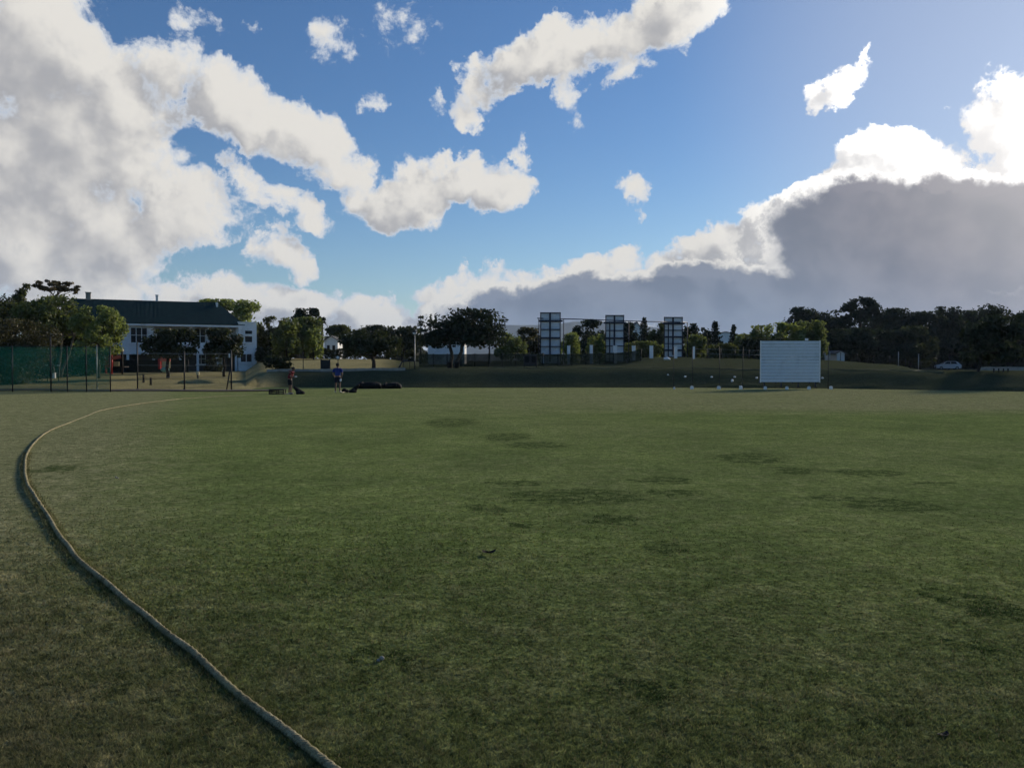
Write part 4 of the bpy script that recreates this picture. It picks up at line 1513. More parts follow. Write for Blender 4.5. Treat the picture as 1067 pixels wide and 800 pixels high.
# ---------------------------------------------------------------- kerb and low wall along the top of the bank
def kerb(name, pts, h, d, mat, dz=-.12):
    m_ = MB()
    P = [gp(px, foot(px) + o_) for px, o_ in pts]
    vs, fs = [], []
    for i, p in enumerate(P):
        wz = random.uniform(-.02, .02)
        for y, z in ((0, dz), (0, h + wz), (d, h + wz), (d, dz)):
            vs.append((p.x, p.y + y, p.z + z))
        if i:
            for k in range(4):
                a_, b_ = (i - 1) * 4 + k, (i - 1) * 4 + (k + 1) % 4
                fs.append((a_, b_, b_ + 4, a_ + 4))
    fs += [(0, 1, 2, 3), tuple(len(vs) - 4 + k for k in (3, 2, 1, 0))]
    m_.add(vs, fs)
    return m_.build(name, mat)


o = kerb('low_wall', [(x, 5.0) for x in range(278, 424, 4)], .20, .25, CONC)
tag(o, 'low pale concrete wall along the top of the bank behind the two people', 'wall')
DRYG = paint('dry_verge', (.13, .125, .075), .95, .3, 1.0, bump=.5)
kind(kerb('kerb', [(x, 4.6 + .15 * math.sin(x * .03)) for x in range(438, 985, 6)], .07, .6, DRYG), 'structure')

# ---------------------------------------------------------------- lamp, rail, boards on the bank
g = gp(432.3, 74)
root = thing('street_lamp', 'slim pale lamp post with white globe and dark cap by the bank', 'street lamp', g)
zt = at(432, 347, 74).z
MB().tube([g + Vector((0, 0, -.2)), g + Vector((0, 0, .5)), Vector((g.x, g.y, zt - .05))], [.06, .045, .035], 10).build('post', GALV, root)
MB().blob((g.x, g.y, zt), (.19, .19, .14), 14, 10).build('globe', WHITE, root)
MB().blob((g.x, g.y, zt + .12), (.23, .23, .10), 14, 8).build('cap', DARKM, root)
g = gp(424, 67)
root = thing('barrier_rail', 'low black arched rail on the bank beneath the lamp post', 'rail', g)
pts = [gp(414.5, 67), at(417.5, 380, 67), at(419, 376.8, 67), at(424, 376, 67), at(432, 376.2, 67), gp(432.3, 67)]
MB().tube(pts, .06, 8).build('bar', DARKM, root)
for px in (420.5, 427):
    p = gp(px, 67)
    MB().tube([p, Vector((p.x, 67, at(px, 376.3, 67).z))], .03, 6).build('upright', DARKM, root)
post_sign('small round white sign on a thin post above the blue shirted person', 352.3, 371, 374.2, 70, .3, .3, round_=True)
g = gp(316, 68)
root = thing('signpost', 'thin dark post with a short crossbar beside the dense bush', 'post', g)
zt = at(316, 367, 68).z
MB().tube([g, Vector((g.x, g.y, zt))], .03, 8).build('post', DARKM, root)
MB().bar(at(313.5, 373, 67.95), at(318.5, 373, 67.95), .07, .10).build('crossbar', DARKM, root)


def board(label, px0, px1, top, bot, Y, name='notice_board', mat=None, cat='board', legs=True, slots=0):
    g = gp((px0 + px1) / 2, Y)
    root = thing(name, label, cat, g)
    a, b = at(px0, top, Y), at(px1, bot, Y)
    MB().box(((a.x + b.x) / 2, Y, (a.z + b.z) / 2), (b.x - a.x, .12, a.z - b.z), 0, .02).build('panel', mat or DARKM, root)
    for x in (a.x + .05, b.x - .05):
        MB().bar((x, Y + .13, Hxy(x, Y) - .1), (x, Y + .13, a.z + .06), .08).build('leg', TIMBER, root)
    for i in range(slots):
        t = (i + .5) / slots
        MB().box((a.x + (b.x - a.x) * t, Y - .065, (a.z + b.z) / 2 + .1), ((b.x - a.x) / slots * .62, .02, (a.z - b.z) * .55), 0, .004).build('number_slot', BLACK, root)
    return root


board('dark square cabinet on legs on the low wall between the two people', 334, 344, 375, 385.6, 70)
board('black scoreboard standing at the foot of the first panel tower', 545.5, 559.5, 369.5, 381.5, 72, 'scoreboard', None, 'scoreboard', True, 2)
for px, lab in ((468.5, 'left dark litter bin under the huge umbrella tree'), (476, 'right dark litter bin under the huge umbrella tree')):
    g = gp(px, 68)
    m_ = MB()
    m_.tube([g, g + Vector((0, 0, .5)), g + Vector((0, 0, .52))], [.18, .22, .24], 14)
    m_.tube([g + Vector((0, 0, .54)), g + Vector((0, 0, .60))], [.24, .15], 14)
    tag(m_.build('litter_bin', DARKM, origin=g), lab, 'litter bin', 'bins under the huge umbrella tree')

# ---------------------------------------------------------------- three panel towers
def tower(label, px0, px1, top, Y, vbar2=None, notch=None):
    pxm = (px0 + px1) / 2
    g = gp(pxm, Y)
    root = thing('panel_tower', label, 'screen tower', g, 'white panel towers behind the bank')
    a, b = at(px0, top, Y), at(px1, top, Y)
    zb_, zt_ = g.z + .12, a.z
    w = b.x - a.x
    nrow = 6
    for i in range(nrow):
        z0 = zb_ + (zt_ - zb_) * i / nrow
        z1 = zb_ + (zt_ - zb_) * (i + 1) / nrow
        m_ = MB()
        for k in range(4):                                     # four boards to a panel
            h_ = (z1 - z0 - .03) / 4
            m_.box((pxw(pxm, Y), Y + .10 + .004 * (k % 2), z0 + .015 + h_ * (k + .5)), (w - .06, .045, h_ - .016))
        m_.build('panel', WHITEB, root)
    for x in (a.x, b.x):
        MB().bar((x, Y, g.z - .2), (x, Y, zt_ + .02), .09).build('upright', NAVY, root)
    x = a.x + w * .48
    MB().bar((x, Y - .01, zb_ + .2), (x, Y - .01, zt_), .17).build('mast', NAVY, root)
    if vbar2:
        x = a.x + w * vbar2
        MB().bar((x, Y - .02, g.z - .2), (x, Y - .02, zb_ + (zt_ - zb_) * .86), .12).build('brace_pole', NAVY, root)
    for i in range(nrow + 1):
        z = zb_ + (zt_ - zb_) * i / nrow
        t = .20 if i in (1, 3, 5) else .10
        z = min(z, zt_ - t / 2)
        ex = .25 if i == 5 else 0
        MB().bar((a.x - ex, Y - .06, z), (b.x + ex, Y - .06, z), t).build('crossbar', NAVY, root)
    return root


def pxw(px, Y):
    return (px - CX) / F_PX * Y


tower('tall white panel tower on dark frame, leftmost and tallest of three', 563.3, 583.8, 325.5, 87)
tower('white panel tower on dark frame, middle of the three', 631.2, 650, 328.3, 92, .22)
tower('white panel tower on dark frame, rightmost and smallest of the three', 692.3, 711, 330.3, 95, .22)
g = gp(587, 89)
root = thing('overhead_bar', 'long thin dark overhead bar linking the three white panel towers', 'frame', g)
MB().tube([at(560, 331.6, 86.8), at(610, 332.8, 89.5), at(660, 334.6, 92.6), at(716, 336.0, 95.5)], .055, 6).build('bar', NAVY, root)
for px, top, Y in ((561.5, 332, 86.8), (587.3, 332.2, 88.2), (655, 334.4, 92.4), (716, 336, 95.5)):
    p = gp(px, Y)
    MB().tube([p + Vector((0, 0, -.2)), Vector((p.x, p.y, at(px, top, Y).z))], .05, 6).build('post', NAVY, root)
WP = 'white posts on the rise behind the bank'
for i, (px, top, w, lab) in enumerate(((592.5, 360.5, 3.0, 'white post right of the first panel tower by the yellow shrub'), (616, 360, 3, 'white post left of the second panel tower'),
                                      (640.8, 360.5, 3.6, 'white post in front of the second panel tower'), (660.2, 360.6, 3.4, 'white post just right of the second panel tower'),
                                      (678.6, 360.6, 3.4, 'white post left of the third panel tower'), (703.8, 361, 3.2, 'white post in front of the third panel tower'),
                                      (722.6, 361.4, 2.4, 'slim tall white post right of the third panel tower'))):
    Y = 83.0
    g = gp(px, Y)
    z = at(px, top, Y).z
    ww = w * Y / F_PX
    m_ = MB()
    m_.box((g.x, Y, (g.z + z) / 2 - .1), (ww, ww, z - g.z + .2), 0, .02)
    m_.box((g.x, Y, z + .02), (ww * 1.15, ww * 1.15, .05), 0, .015)
    tag(m_.build('white_post', WHITE, origin=g), lab, 'post', WP)
m_ = MB()
g = gp(694.5, 80)
m_.blob(g + Vector((0, 0, .12)), (.30, .2, .17), 12, 8, .3, seed=4)
m_.blob(g + Vector((.22, .05, .08)), (.2, .16, .12), 10, 6, .3, seed=5)
tag(m_.build('white_boulder', WHITE, origin=g), 'white painted stone at the foot of the third panel tower', 'stone')

# ---------------------------------------------------------------- sight screen
YS = 55.5
a, b = at(793.2, 355, YS), at(853.6, 398, YS)
gz = Hxy((a.x + b.x) / 2, YS)
root = thing('sight_screen', 'big white slatted cricket sight screen on the far edge of the field', 'sight screen', ((a.x + b.x) / 2, YS, gz))
W_ = b.x - a.x
ns = 13
m_ = MB()
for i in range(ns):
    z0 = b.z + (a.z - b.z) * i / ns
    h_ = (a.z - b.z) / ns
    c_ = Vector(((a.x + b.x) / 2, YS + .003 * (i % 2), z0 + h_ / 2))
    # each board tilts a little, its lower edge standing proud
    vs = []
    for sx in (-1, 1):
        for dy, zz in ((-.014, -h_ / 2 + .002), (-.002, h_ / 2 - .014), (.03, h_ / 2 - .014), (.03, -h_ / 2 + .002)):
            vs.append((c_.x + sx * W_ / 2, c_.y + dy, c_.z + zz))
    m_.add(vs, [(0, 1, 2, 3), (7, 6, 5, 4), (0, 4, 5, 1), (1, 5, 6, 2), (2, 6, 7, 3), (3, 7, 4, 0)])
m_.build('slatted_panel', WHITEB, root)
for x in (a.x - .03, b.x + .03):
    MB().bar((x, YS + .0, b.z - .03), (x, YS + .0, a.z + .02), .06, .09).build('frame', WHITE, root)
for i in range(4):
    x = a.x + W_ * (.06 + .88 * i / 3)
    MB().bar((x, YS + .08, gz + .08), (x, YS + .08, a.z - .1), .07).build('upright', NAVY, root)
    lg = MB().bar((x, YS + 1.2, gz + .1 + .28), (x, YS + .12, a.z - .9), .06).build('stay', NAVY, root)
for i in range(4):
    x = a.x + W_ * (.06 + .88 * i / 3)
    MB().bar((x, YS - .12, gz + .12), (x, YS + .34, gz + .12), .08).build('foot', DARKM, root)
m_ = MB()
m_.box(at(840.8, 354.0, YS) + Vector((0, .05, .02)), (.20, .12, .14), 0, .02)
tag(m_.build('white_box', WHITE), 'small white box sitting on top of the sight screen', 'box')

# white blocks and painted stones along the boundary
BL = 'white concrete blocks along the field edge'
for px, bot, s, lab in ((702.5, 399.5, .20, 'small white block, leftmost on the field edge'), (721, 401.6, .29, 'white block below the tallest white post'),
                        (749, 402, .29, 'white block midway to the sight screen'), (772, 402.4, .30, 'white block with dark cover just left of the sight screen'),
                        (797.5, 402.6, .27, 'white block under the left end of the sight screen'), (820, 402.8, .27, 'white block under the left middle of the sight screen'),
                        (843, 403.2, .27, 'white block under the right end of the sight screen'), (866, 403.6, .27, 'white block alone right of the sight screen')):
    s *= .7
    Y = YS - .75 if 790 < px < 850 else YS - .2
    g = gp(px, Y)
    z = at(px, bot, Y).z
    gg = Vector((g.x, g.y, max(0, min(g.z, z))))
    m_ = MB()
    m_.box(gg + Vector((0, 0, s * .55 - .03)), (s, s, s * 1.15), random.uniform(-.2, .2), .03)
    m_.box(gg + Vector((0, 0, s * 1.12)), (s * .7, s * .7, s * .12), random.uniform(-.2, .2), .02)
    tag(m_.build('concrete_block', WHITE, origin=gg), lab, 'block', BL)
ST = 'whitewashed stones on the bank'
for px, py, s, lab in ((696, 391, .13, 'faint whitewashed stone highest on the bank at left'), (714, 393.2, .17, 'whitewashed stone on the bank, left of three'),
                       (741.5, 393.6, .17, 'whitewashed stone on the bank, middle of three'), (765.5, 393.6, .17, 'whitewashed stone on the bank above an upright one'),
                       (763, 397.8, .17, 'upright whitewashed stone low on the bank'), (788.5, 394.3, .17, 'whitewashed stone on the bank touching the screen edge'),
                       (857, 394.8, .17, 'whitewashed stone on the bank right of the sight screen')):
    Y = None
    for yy in np.arange(foot(px), foot(px) + 6, .05):
        if at(px, py, yy).z <= H(px, yy):
            Y = yy
            break
    Y = Y or foot(px) + 2
    g = gp(px, Y)
    m_ = MB()
    s *= .54
    m_.blob(g + Vector((0, 0, s * .5)), (s * 1.0, s * .8, s * (1.5 if px == 763 else .75)), 12, 8, .35, seed=int(px))
    m_.blob(g + Vector((s * .5, .02, s * .3)), (s * .6, s * .5, s * .45), 10, 6, .35, seed=int(px) + 1)
    tag(m_.build('painted_stone', WHITE, origin=g), lab, 'stone', ST)
BF = 'slim fence poles behind the white blocks'
for px, lab in ((702, 'slim dark pole behind the leftmost white block'), (721.5, 'slim dark pole behind the white block below the tallest post'), (749.5, 'slim dark pole behind the middle white block'),
                (774, 'slim dark pole just left of the sight screen'), (863, 'slim dark pole just right of the sight screen')):
    steel_pole(lab, px, 361.5, YS + .4, .022, DARKM, 'fence_pole', 'pole', BF)
for px, top, lab in ((859.5, 368, 'thin pale post nearest the sight screen on its right'), (864.5, 367, 'second thin pale post right of the sight screen'), (936, 366.5, 'thin pale post standing in front of the dim wood'),
                     (957, 369, 'thin pale post left of the white car')):
    steel_pole(lab, px, top, 92, .05, GALV, 'fence_pole', 'pole', 'thin pale posts before the wood')
m_ = MB()
p0, p1 = gpt(601, 402.2, .02), gpt(608.5, 403.2, .02)
m_.bar(p0 + Vector((0, 0, .06)), p1 + Vector((0, 0, .03)), .30, .05)
m_.bar(p0 + Vector((.05, .03, .11)), p0.lerp(p1, .5) + Vector((0, 0, .09)), .2, .04)
tag(m_.build('white_board', WHITE), 'white plank lying on the far edge of the field', 'plank')

# ---------------------------------------------------------------- the car and the right hand side
def car(label, px, Y, rz):
    g = gp(px, Y)
    root = thing('parked_car', label, 'car', g)
    Mx = Matrix.Rotation(rz, 3, 'Z')

    def T(x, y, z):
        return g + Mx @ Vector((x, y, z))
    L, Wd = 3.9, 1.68
    body = paint('car_white', (.72, .74, .77), .3, .03, 3.0, spec=.6)
    # lower body: outline along the length (nose at -x)
    side = [(-1.93, .34), (-1.95, .62), (-1.80, .80), (-1.05, .95), (-.95, .97), (1.60, 1.00), (1.90, .92), (1.95, .55), (1.90, .30), (1.55, .24), (-1.6, .24)]
    m_ = MB()
    vs = []
    for s_, k in ((-1, .94), (-1, 1.0), (1, 1.0), (1, .94)):
        pass
    n_ = len(side)
    rings = [(-Wd / 2, .93), (-Wd / 2 + .06, 1.0), (Wd / 2 - .06, 1.0), (Wd / 2, .93)]
    for y, k in rings:
        for x, z in side:
            vs.append(T(x * (k if k < 1 else 1), y, .6 + (z - .6) * k))
    fs = [tuple(range(n_ - 1, -1, -1)), tuple(3 * n_ + i for i in range(n_))]
    for r_ in range(3):
        for i in range(n_):
            fs.append((r_ * n_ + i, r_ * n_ + (i + 1) % n_, (r_ + 1) * n_ + (i + 1) % n_, (r_ + 1) * n_ + i))
    m_.add(vs, fs)
    m_.build('body', body, root)
    # cabin: tapered
    lo = [(-1.0, .95), (1.72, .97)]
    hi = [(-.35, 1.42), (.1, 1.47), (1.05, 1.45), (1.38, 1.36)]
    prof = [lo[0]] + hi + [lo[1]]
    m_ = MB()
    vs = []
    for s_ in (-1, 1):
        for x, z in prof:
            vs.append(T(x, s_ * (Wd / 2 - .05 - .22 * (z - .95) / .5), z))
    n_ = len(prof)
    m_.add(vs, [tuple(range(n_ - 1, -1, -1)), tuple(n_ + i for i in range(n_))] + [(i, (i + 1) % n_, (i + 1) % n_ + n_, i + n_) for i in range(n_)])
    m_.build('cabin', body, root)
    for s_ in (-1, 1):
        for nm, pts in (('side_window', [(-.78, 1.0), (-.33, 1.36), (.22, 1.40), (.22, 1.0)]), ('side_window', [(.30, 1.0), (.30, 1.40), (1.02, 1.38), (1.36, 1.02)])):
            vs = []
            for dy in (.004, .02):
                for x, z in pts:
                    vs.append(T(x, s_ * (Wd / 2 - .05 - .22 * (z - .95) / .5 + dy), z))
            MB().add(vs, [(3, 2, 1, 0), (4, 5, 6, 7), (0, 1, 5, 4), (1, 2, 6, 5), (2, 3, 7, 6), (3, 0, 4, 7)]).build(nm, GLASS, root)
    for nm, (xa_, za_), (xb_, zb_) in (('windscreen', (-.98, .99), (-.40, 1.39)), ('rear_window', (1.70, 1.0), (1.42, 1.33))):
        d_ = -.012 if xa_ < 0 else .012
        wl = lambda z: Wd / 2 - .13 - .22 * (z - .95) / .5
        vs = [T(xa_ + d_, -wl(za_), za_ + .01), T(xa_ + d_, wl(za_), za_ + .01), T(xb_ + d_, wl(zb_), zb_ + .01), T(xb_ + d_, -wl(zb_), zb_ + .01)]
        vs += [v + Mx @ Vector((d_, 0, .012)) for v in vs]
        MB().add(vs, [(3, 2, 1, 0), (4, 5, 6, 7), (0, 1, 5, 4), (1, 2, 6, 5), (2, 3, 7, 6), (3, 0, 4, 7)]).build(nm, GLASS, root)
    tyre_m = BLACK
    for x in (-1.22, 1.25):
        for s_ in (-1, 1):
            c_ = T(x, s_ * (Wd / 2 - .09), .30)
            ax = Mx @ Vector((0, 1, 0))
            w_ = MB().tube([c_ - ax * .10, c_ - ax * .08, c_ + ax * .08, c_ + ax * .10], [.26, .30, .30, .26], 20).build('wheel', tyre_m, root)
            MB().tube([c_ + ax * s_ * .095, c_ + ax * s_ * .112], [.19, .15], 14).build('rim', GALV, w_)
    for s_ in (-1, 1):
        MB().blob(T(-1.86, s_ * .62, .70), (.10, .14, .09), 10, 6).build('headlight', GALV, root)
        MB().blob(T(1.86, s_ * .66, .80), (.08, .10, .13), 10, 6).build('tail_light', RED, root)
        MB().box(T(-.80, s_ * (Wd / 2 + .08), 1.0), (.12, .18, .11), rz, .03).build('mirror', body, root)
    MB().box(T(-1.96, 0, .42), (.06, 1.3, .18), rz, .02).build('bumper', DARKM, root)
    return root


car('white hatchback parked on the road below the dark wood', 987.5, 140, R(-14))
# road and pale wall behind the right bank
ASPH = paint('worn_asphalt', (.07, .07, .068), .9, .2, 1.0, bump=.3)
strip('road', [(x, 137.0) for x in range(940, 1500, 20)], 7.0, ASPH, .05)
o = kerb('boundary_wall', [(x, 74 - foot(x)) for x in range(1021, 1180, 6)], .36, .25, CONC, -.2)
tag(o, 'low pale wall along the top of the bank at the right edge', 'wall')
PB = 'dark timber posts on the right bank'
for px, lab in ((1035.5, 'leftmost of the dark short posts in front of the pale wall'), (1040.5, 'second from left of the dark short posts by the pale wall'), (1045.5, 'third from left of the dark short posts by the pale wall'),
                (1050.3, 'rightmost of the dark short posts in front of the pale wall')):
    Y = 57
    g = gp(px, Y)
    m_ = MB()
    z = at(px, 383.8, Y).z
    m_.tube([g + Vector((0, 0, -.2)), Vector((g.x, Y, z - .02)), Vector((g.x, Y, z))], [.05, .05, .035], 8)
    tag(m_.build('timber_post', TIMBER, origin=g), lab, 'post', PB)

# ---------------------------------------------------------------- covers, bags and bats at the edge of the field
def tarp(label, px0, px1, top, bot, Y, seed):
    a_, b_ = at(px0, top, Y), at(px1, bot, Y)
    gz_ = 0.0
    h_ = a_.z - gz_
    m_ = MB()
    n_, k_ = 34, 14
    vs = []
    for i in range(n_ + 1):
        t = i / n_
        x = a_.x + (b_.x - a_.x) * t
        e = min(1, 6 * t, 6 * (1 - t)) ** .5
        hh = h_ * (.84 + .20 * mnoise.noise(Vector((x * 2.6, seed, 0)))) * (.6 + .4 * e)
        for j in range(k_):
            an = 2 * math.pi * j / k_
            q_ = 1 + .13 * mnoise.noise(Vector((x * 3, math.cos(an) * 2, math.sin(an) * 2 + seed)))
            vs.append((x, Y + .4 + math.cos(an) * .38 * q_ * (.6 + .4 * e), max(-.02, hh / 2 + math.sin(an) * hh / 2 * q_)))
    fs = [tuple(range(k_ - 1, -1, -1)), tuple(n_ * k_ + j for j in range(k_))]
    for i in range(n_):
        for j in range(k_):
            fs.append((i * k_ + j, i * k_ + (j + 1) % k_, (i + 1) * k_ + (j + 1) % k_, (i + 1) * k_ + j))
    m_.add(vs, fs, True)
    r_ = thing('rolled_cover', label, 'pitch cover', ((a_.x + b_.x) / 2, Y + .4, 0))
    m_.build('roll', BLACK, r_)
    for t in (.22, .78):
        x = a_.x + (b_.x - a_.x) * t
        pts = [Vector((x, Y + .4 + math.cos(u_) * .405, h_ * .43 + math.sin(u_) * h_ * .47)) for u_ in np.linspace(-.3, math.pi + .3, 14)]
        MB().tube(pts, .018, 5).build('strap', TIMBER, r_)


tarp('black rolled pitch cover lying behind the kit bag, left one', 371.5, 396.5, 396.8, 405, 56.2, 1)
tarp('black rolled pitch cover, right one with the flat end', 397.5, 417.3, 397.8, 404.5, 56.6, 2)


def kitbag(label, px, py0, py1, half, Y, lean, flip=1):
    g = gpt(px, py1)
    Y = g.y
    root = thing('kit_bag', label, 'bag', g)
    h_ = at(px, py0, Y).z
    w_ = half * Y / F_PX
    m_ = MB()
    pts = [Vector((g.x + flip * w_ * .55, Y, .10)), Vector((g.x + flip * w_ * .15, Y, h_ * .35)), Vector((g.x - flip * w_ * .35, Y, h_ * .72)), Vector((g.x - flip * w_ * .7, Y, h_ * .98))]
    fine = []
    for i in range(13):
        t = i / 12 * 3
        k = min(2, int(t))
        fine.append(pts[k].lerp(pts[k + 1], t - k))
    m_.tube(fine, [(.17 - .10 * i / 12) * min(1, .45 + i * .25) * (1 + .16 * mnoise.noise(Vector((i * .7, px, 0)))) for i in range(13)], 14)
    m_.blob(Vector((g.x + flip * w_ * .35, Y, .09)), (w_ * .75, .2, .13), 14, 8, .2)
    m_.build('body', BLACK, root)
    MB().tube([fine[2] + Vector((0, -.16, .06)), fine[6] + Vector((flip * .05, -.2, .08)), fine[11] + Vector((0, -.08, 0))], .014, 6).build('strap', TIMBER, root)
    MB().box(fine[4] + Vector((0, -.15, 0)), (.16, .05, .14), 0, .02).build('pocket', DARKM, root)
    return root


kitbag('black kit bag propped up beside the red shirted person', 311, 403, 411, 6.5, 45, 0, 1)
kitbag('black kit bag slumped beside the blue shirted person', 370, 400.2, 409.2, 6.2, 48, 0, -1)
# slatted crate / bench
g = gpt(288, 411)
root = thing('slatted_crate', 'low dark slatted crate on the grass left of the red shirted person', 'crate', g)
w_ = 16 * g.y / F_PX
h_ = at(288, 405.4, g.y).z
for i in range(3):
    z = h_ * (.18 + .32 * i)
    MB().box((g.x, g.y, z), (w_, .04, h_ * .22), 0, .006).build('slat', TIMBER, root)
MB().box((g.x, g.y + .22, h_ - .015), (w_, .46, .03), 0, .006).build('lid', TIMBER, root)
for sx in (-1, 0, 1):
    for dy in (.04, .40):
        MB().bar((g.x + sx * (w_ / 2 - .03), g.y + dy, 0), (g.x + sx * (w_ / 2 - .03), g.y + dy, h_ - .031), .05).build('leg', TIMBER, root)
BATW = paint('bat_willow', (.50, .42, .28), .6, .12, 6.0)


def bat(label, a_, b_):
    a_, b_ = Vector(a_), Vector(b_)
    root = thing('cricket_bat', label, 'bat', a_)
    d_ = (b_ - a_)
    MB().bar(a_ + Vector((0, 0, .035)), a_ + d_ * .66 + Vector((0, 0, .035)), .108, .04).build('blade', BATW, root)
    MB().tube([a_ + d_ * .66 + Vector((0, 0, .035)), b_ + Vector((0, 0, .03))], .019, 8).build('handle', DARKM, root)


bat('pale cricket bat lying on the grass right of the blue shirted person', gpt(356.0, 409.4), gpt(366, 408.4))
bat('pale cricket bat lying at the feet of the red shirted person', gpt(296.6, 410.8), gpt(304.5, 411.4))
m_ = MB()
g = gpt(358, 409.2)
m_.blob(g + Vector((0, .25, .13)), (.16, .12, .13), 12, 8, .15)
m_.blob(g + Vector((.17, .25, .09)), (.09, .09, .09), 10, 6, .1)
tag(m_.build('helmet', BLACK, origin=g), 'dark batting helmet on the grass beside the blue shirted person', 'helmet')

# ---------------------------------------------------------------- odds and ends on the grass
m_ = MB()
g = gpt(510, 578.5)
def leafshape(mb_, c_, L, W2, an, curl, lift):
    vs = []
    for i in range(7):
        t = i / 6
        w__ = W2 * math.sin(math.pi * min(1, t * .92 + .06)) ** .8
        for s_ in (-1, 0, 1):
            x, y = (t - .5) * L, s_ * w__
            z = lift + curl * (t - .5) ** 2 * L + abs(s_) * .35 * w__
            vs.append(Vector(c_) + Vector((x * math.cos(an) - y * math.sin(an), x * math.sin(an) + y * math.cos(an), z)))
    fs = []
    for i in range(6):
        for k in range(2):
            fs.append((i * 3 + k, i * 3 + k + 1, i * 3 + k + 4, i * 3 + k + 3))
    off = len(vs)
    vs2 = vs + [v + Vector((0, 0, -.003)) for v in vs]
    fs2 = fs + [tuple(i + off for i in reversed(f)) for f in fs]
    mb_.add(vs2, fs2, True)


leafshape(m_, g + Vector((.01, 0, .0)), .10, .03, .5, 1.2, .02)
leafshape(m_, g + Vector((-.03, .02, .0)), .08, .024, -.6, 1.0, .018)
LEAFD = paint('dead_leaf_black', (.012, .010, .008), .9, .3, 20.0)
tag(m_.build('dead_leaf', LEAFD, fixn=False), 'curled black dead leaf on the grass near the photo centre', 'leaf')
m_ = MB()
g = gpt(398, 689)
m_.blob(g + Vector((0, 0, .018)), (.014, .012, .012), 12, 8, .3, seed=3)
m_.blob(g + Vector((-.018, -.006, .010)), (.010, .009, .009), 10, 6, .3, seed=9)
tag(m_.build('pebble', CONC), 'small pale pebble in the grass right of the rope', 'pebble')
m_ = MB()
g = gpt(983, 768)
leafshape(m_, g, .05, .014, .1, .6, .010)
leafshape(m_, g + Vector((.02, .015, 0)), .035, .011, 1.0, .7, .010)
PURP = paint('purple_scrap', (.012, .011, .022), .9, .3, 20.0)
tag(m_.build('wrapper', PURP, fixn=False), 'crumpled dark purple scrap in the grass at lower right', 'litter')
m_ = MB()
g = gpt(121, 498.5)
m_.blob(g + Vector((0, 0, .02)), (.014, .012, .012), 12, 8, .2)
m_.blob(g + Vector((.02, .01, .006)), (.012, .012, .01), 8, 6, .2)
tag(m_.build('pebble', CONC), 'tiny pale stone in the grass inside the rope bend', 'pebble')
# ---------------------------------------------------------------- the two people
def skin_mesh(name, verts, edges, radii, mat, parent, sub=2, root=0):
    """one continuous surface grown round a skeleton (positions relative to the parent)"""
    me = bpy.data.meshes.new(name)
    me.from_pydata([tuple(v) for v in verts], edges, [])
    o = bpy.data.objects.new(name, me)
    COL.objects.link(o)
    o.parent = parent
    o.modifiers.new('skin', 'SKIN')
    if not me.skin_vertices:
        bm = bmesh.new()
        bm.from_mesh(me)
        bm.verts.layers.skin.verify()
        bm.to_mesh(me)
        bm.free()
    sv = me.skin_vertices[0].data
    for i, r_ in enumerate(radii):
        sv[i].radius = r_ if isinstance(r_, tuple) else (r_, r_)
        sv[i].use_root = (i == root)
        sv[i].use_loose = False
    m_ = o.modifiers.new('smooth', 'SUBSURF')
    m_.levels = m_.render_levels = sub
    for md in o.modifiers:
        if md.type == 'SKIN':
            md.use_smooth_shade = True
    # bake the grown surface into the mesh so that it can be read as it looks
    dg = bpy.context.evaluated_depsgraph_get()
    ev = o.evaluated_get(dg)
    nm = bpy.data.meshes.new_from_object(ev)
    o.modifiers.clear()
    o.data = nm
    nm.name = name
    nm.materials.clear()
    nm.materials.append(mat)
    nm.polygons.foreach_set('use_smooth', [True] * len(nm.polygons))
    return o


SKIN = paint('skin', (.20, .11, .075), .6, .1, 20.0)
HAIR = paint('dark_hair', (.012, .010, .009), .8, .3, 30.0)
SHIRT_R = paint('red_shirt', (.16, .010, .020), .9, .15, 9.0)
SHIRT_B = paint('blue_shirt', (.012, .035, .22), .9, .15, 9.0)
SHORT_K = paint('black_shorts', (.010, .010, .013), .9, .2, 9.0)
SHORT_N = paint('navy_shorts', (.009, .011, .028), .9, .2, 9.0)
SHOE_W = paint('pale_shoes', (.45, .45, .44), .7, .1, 9.0)
SHOE_K = paint('dark_shoes', (.02, .02, .02), .7, .1, 9.0)


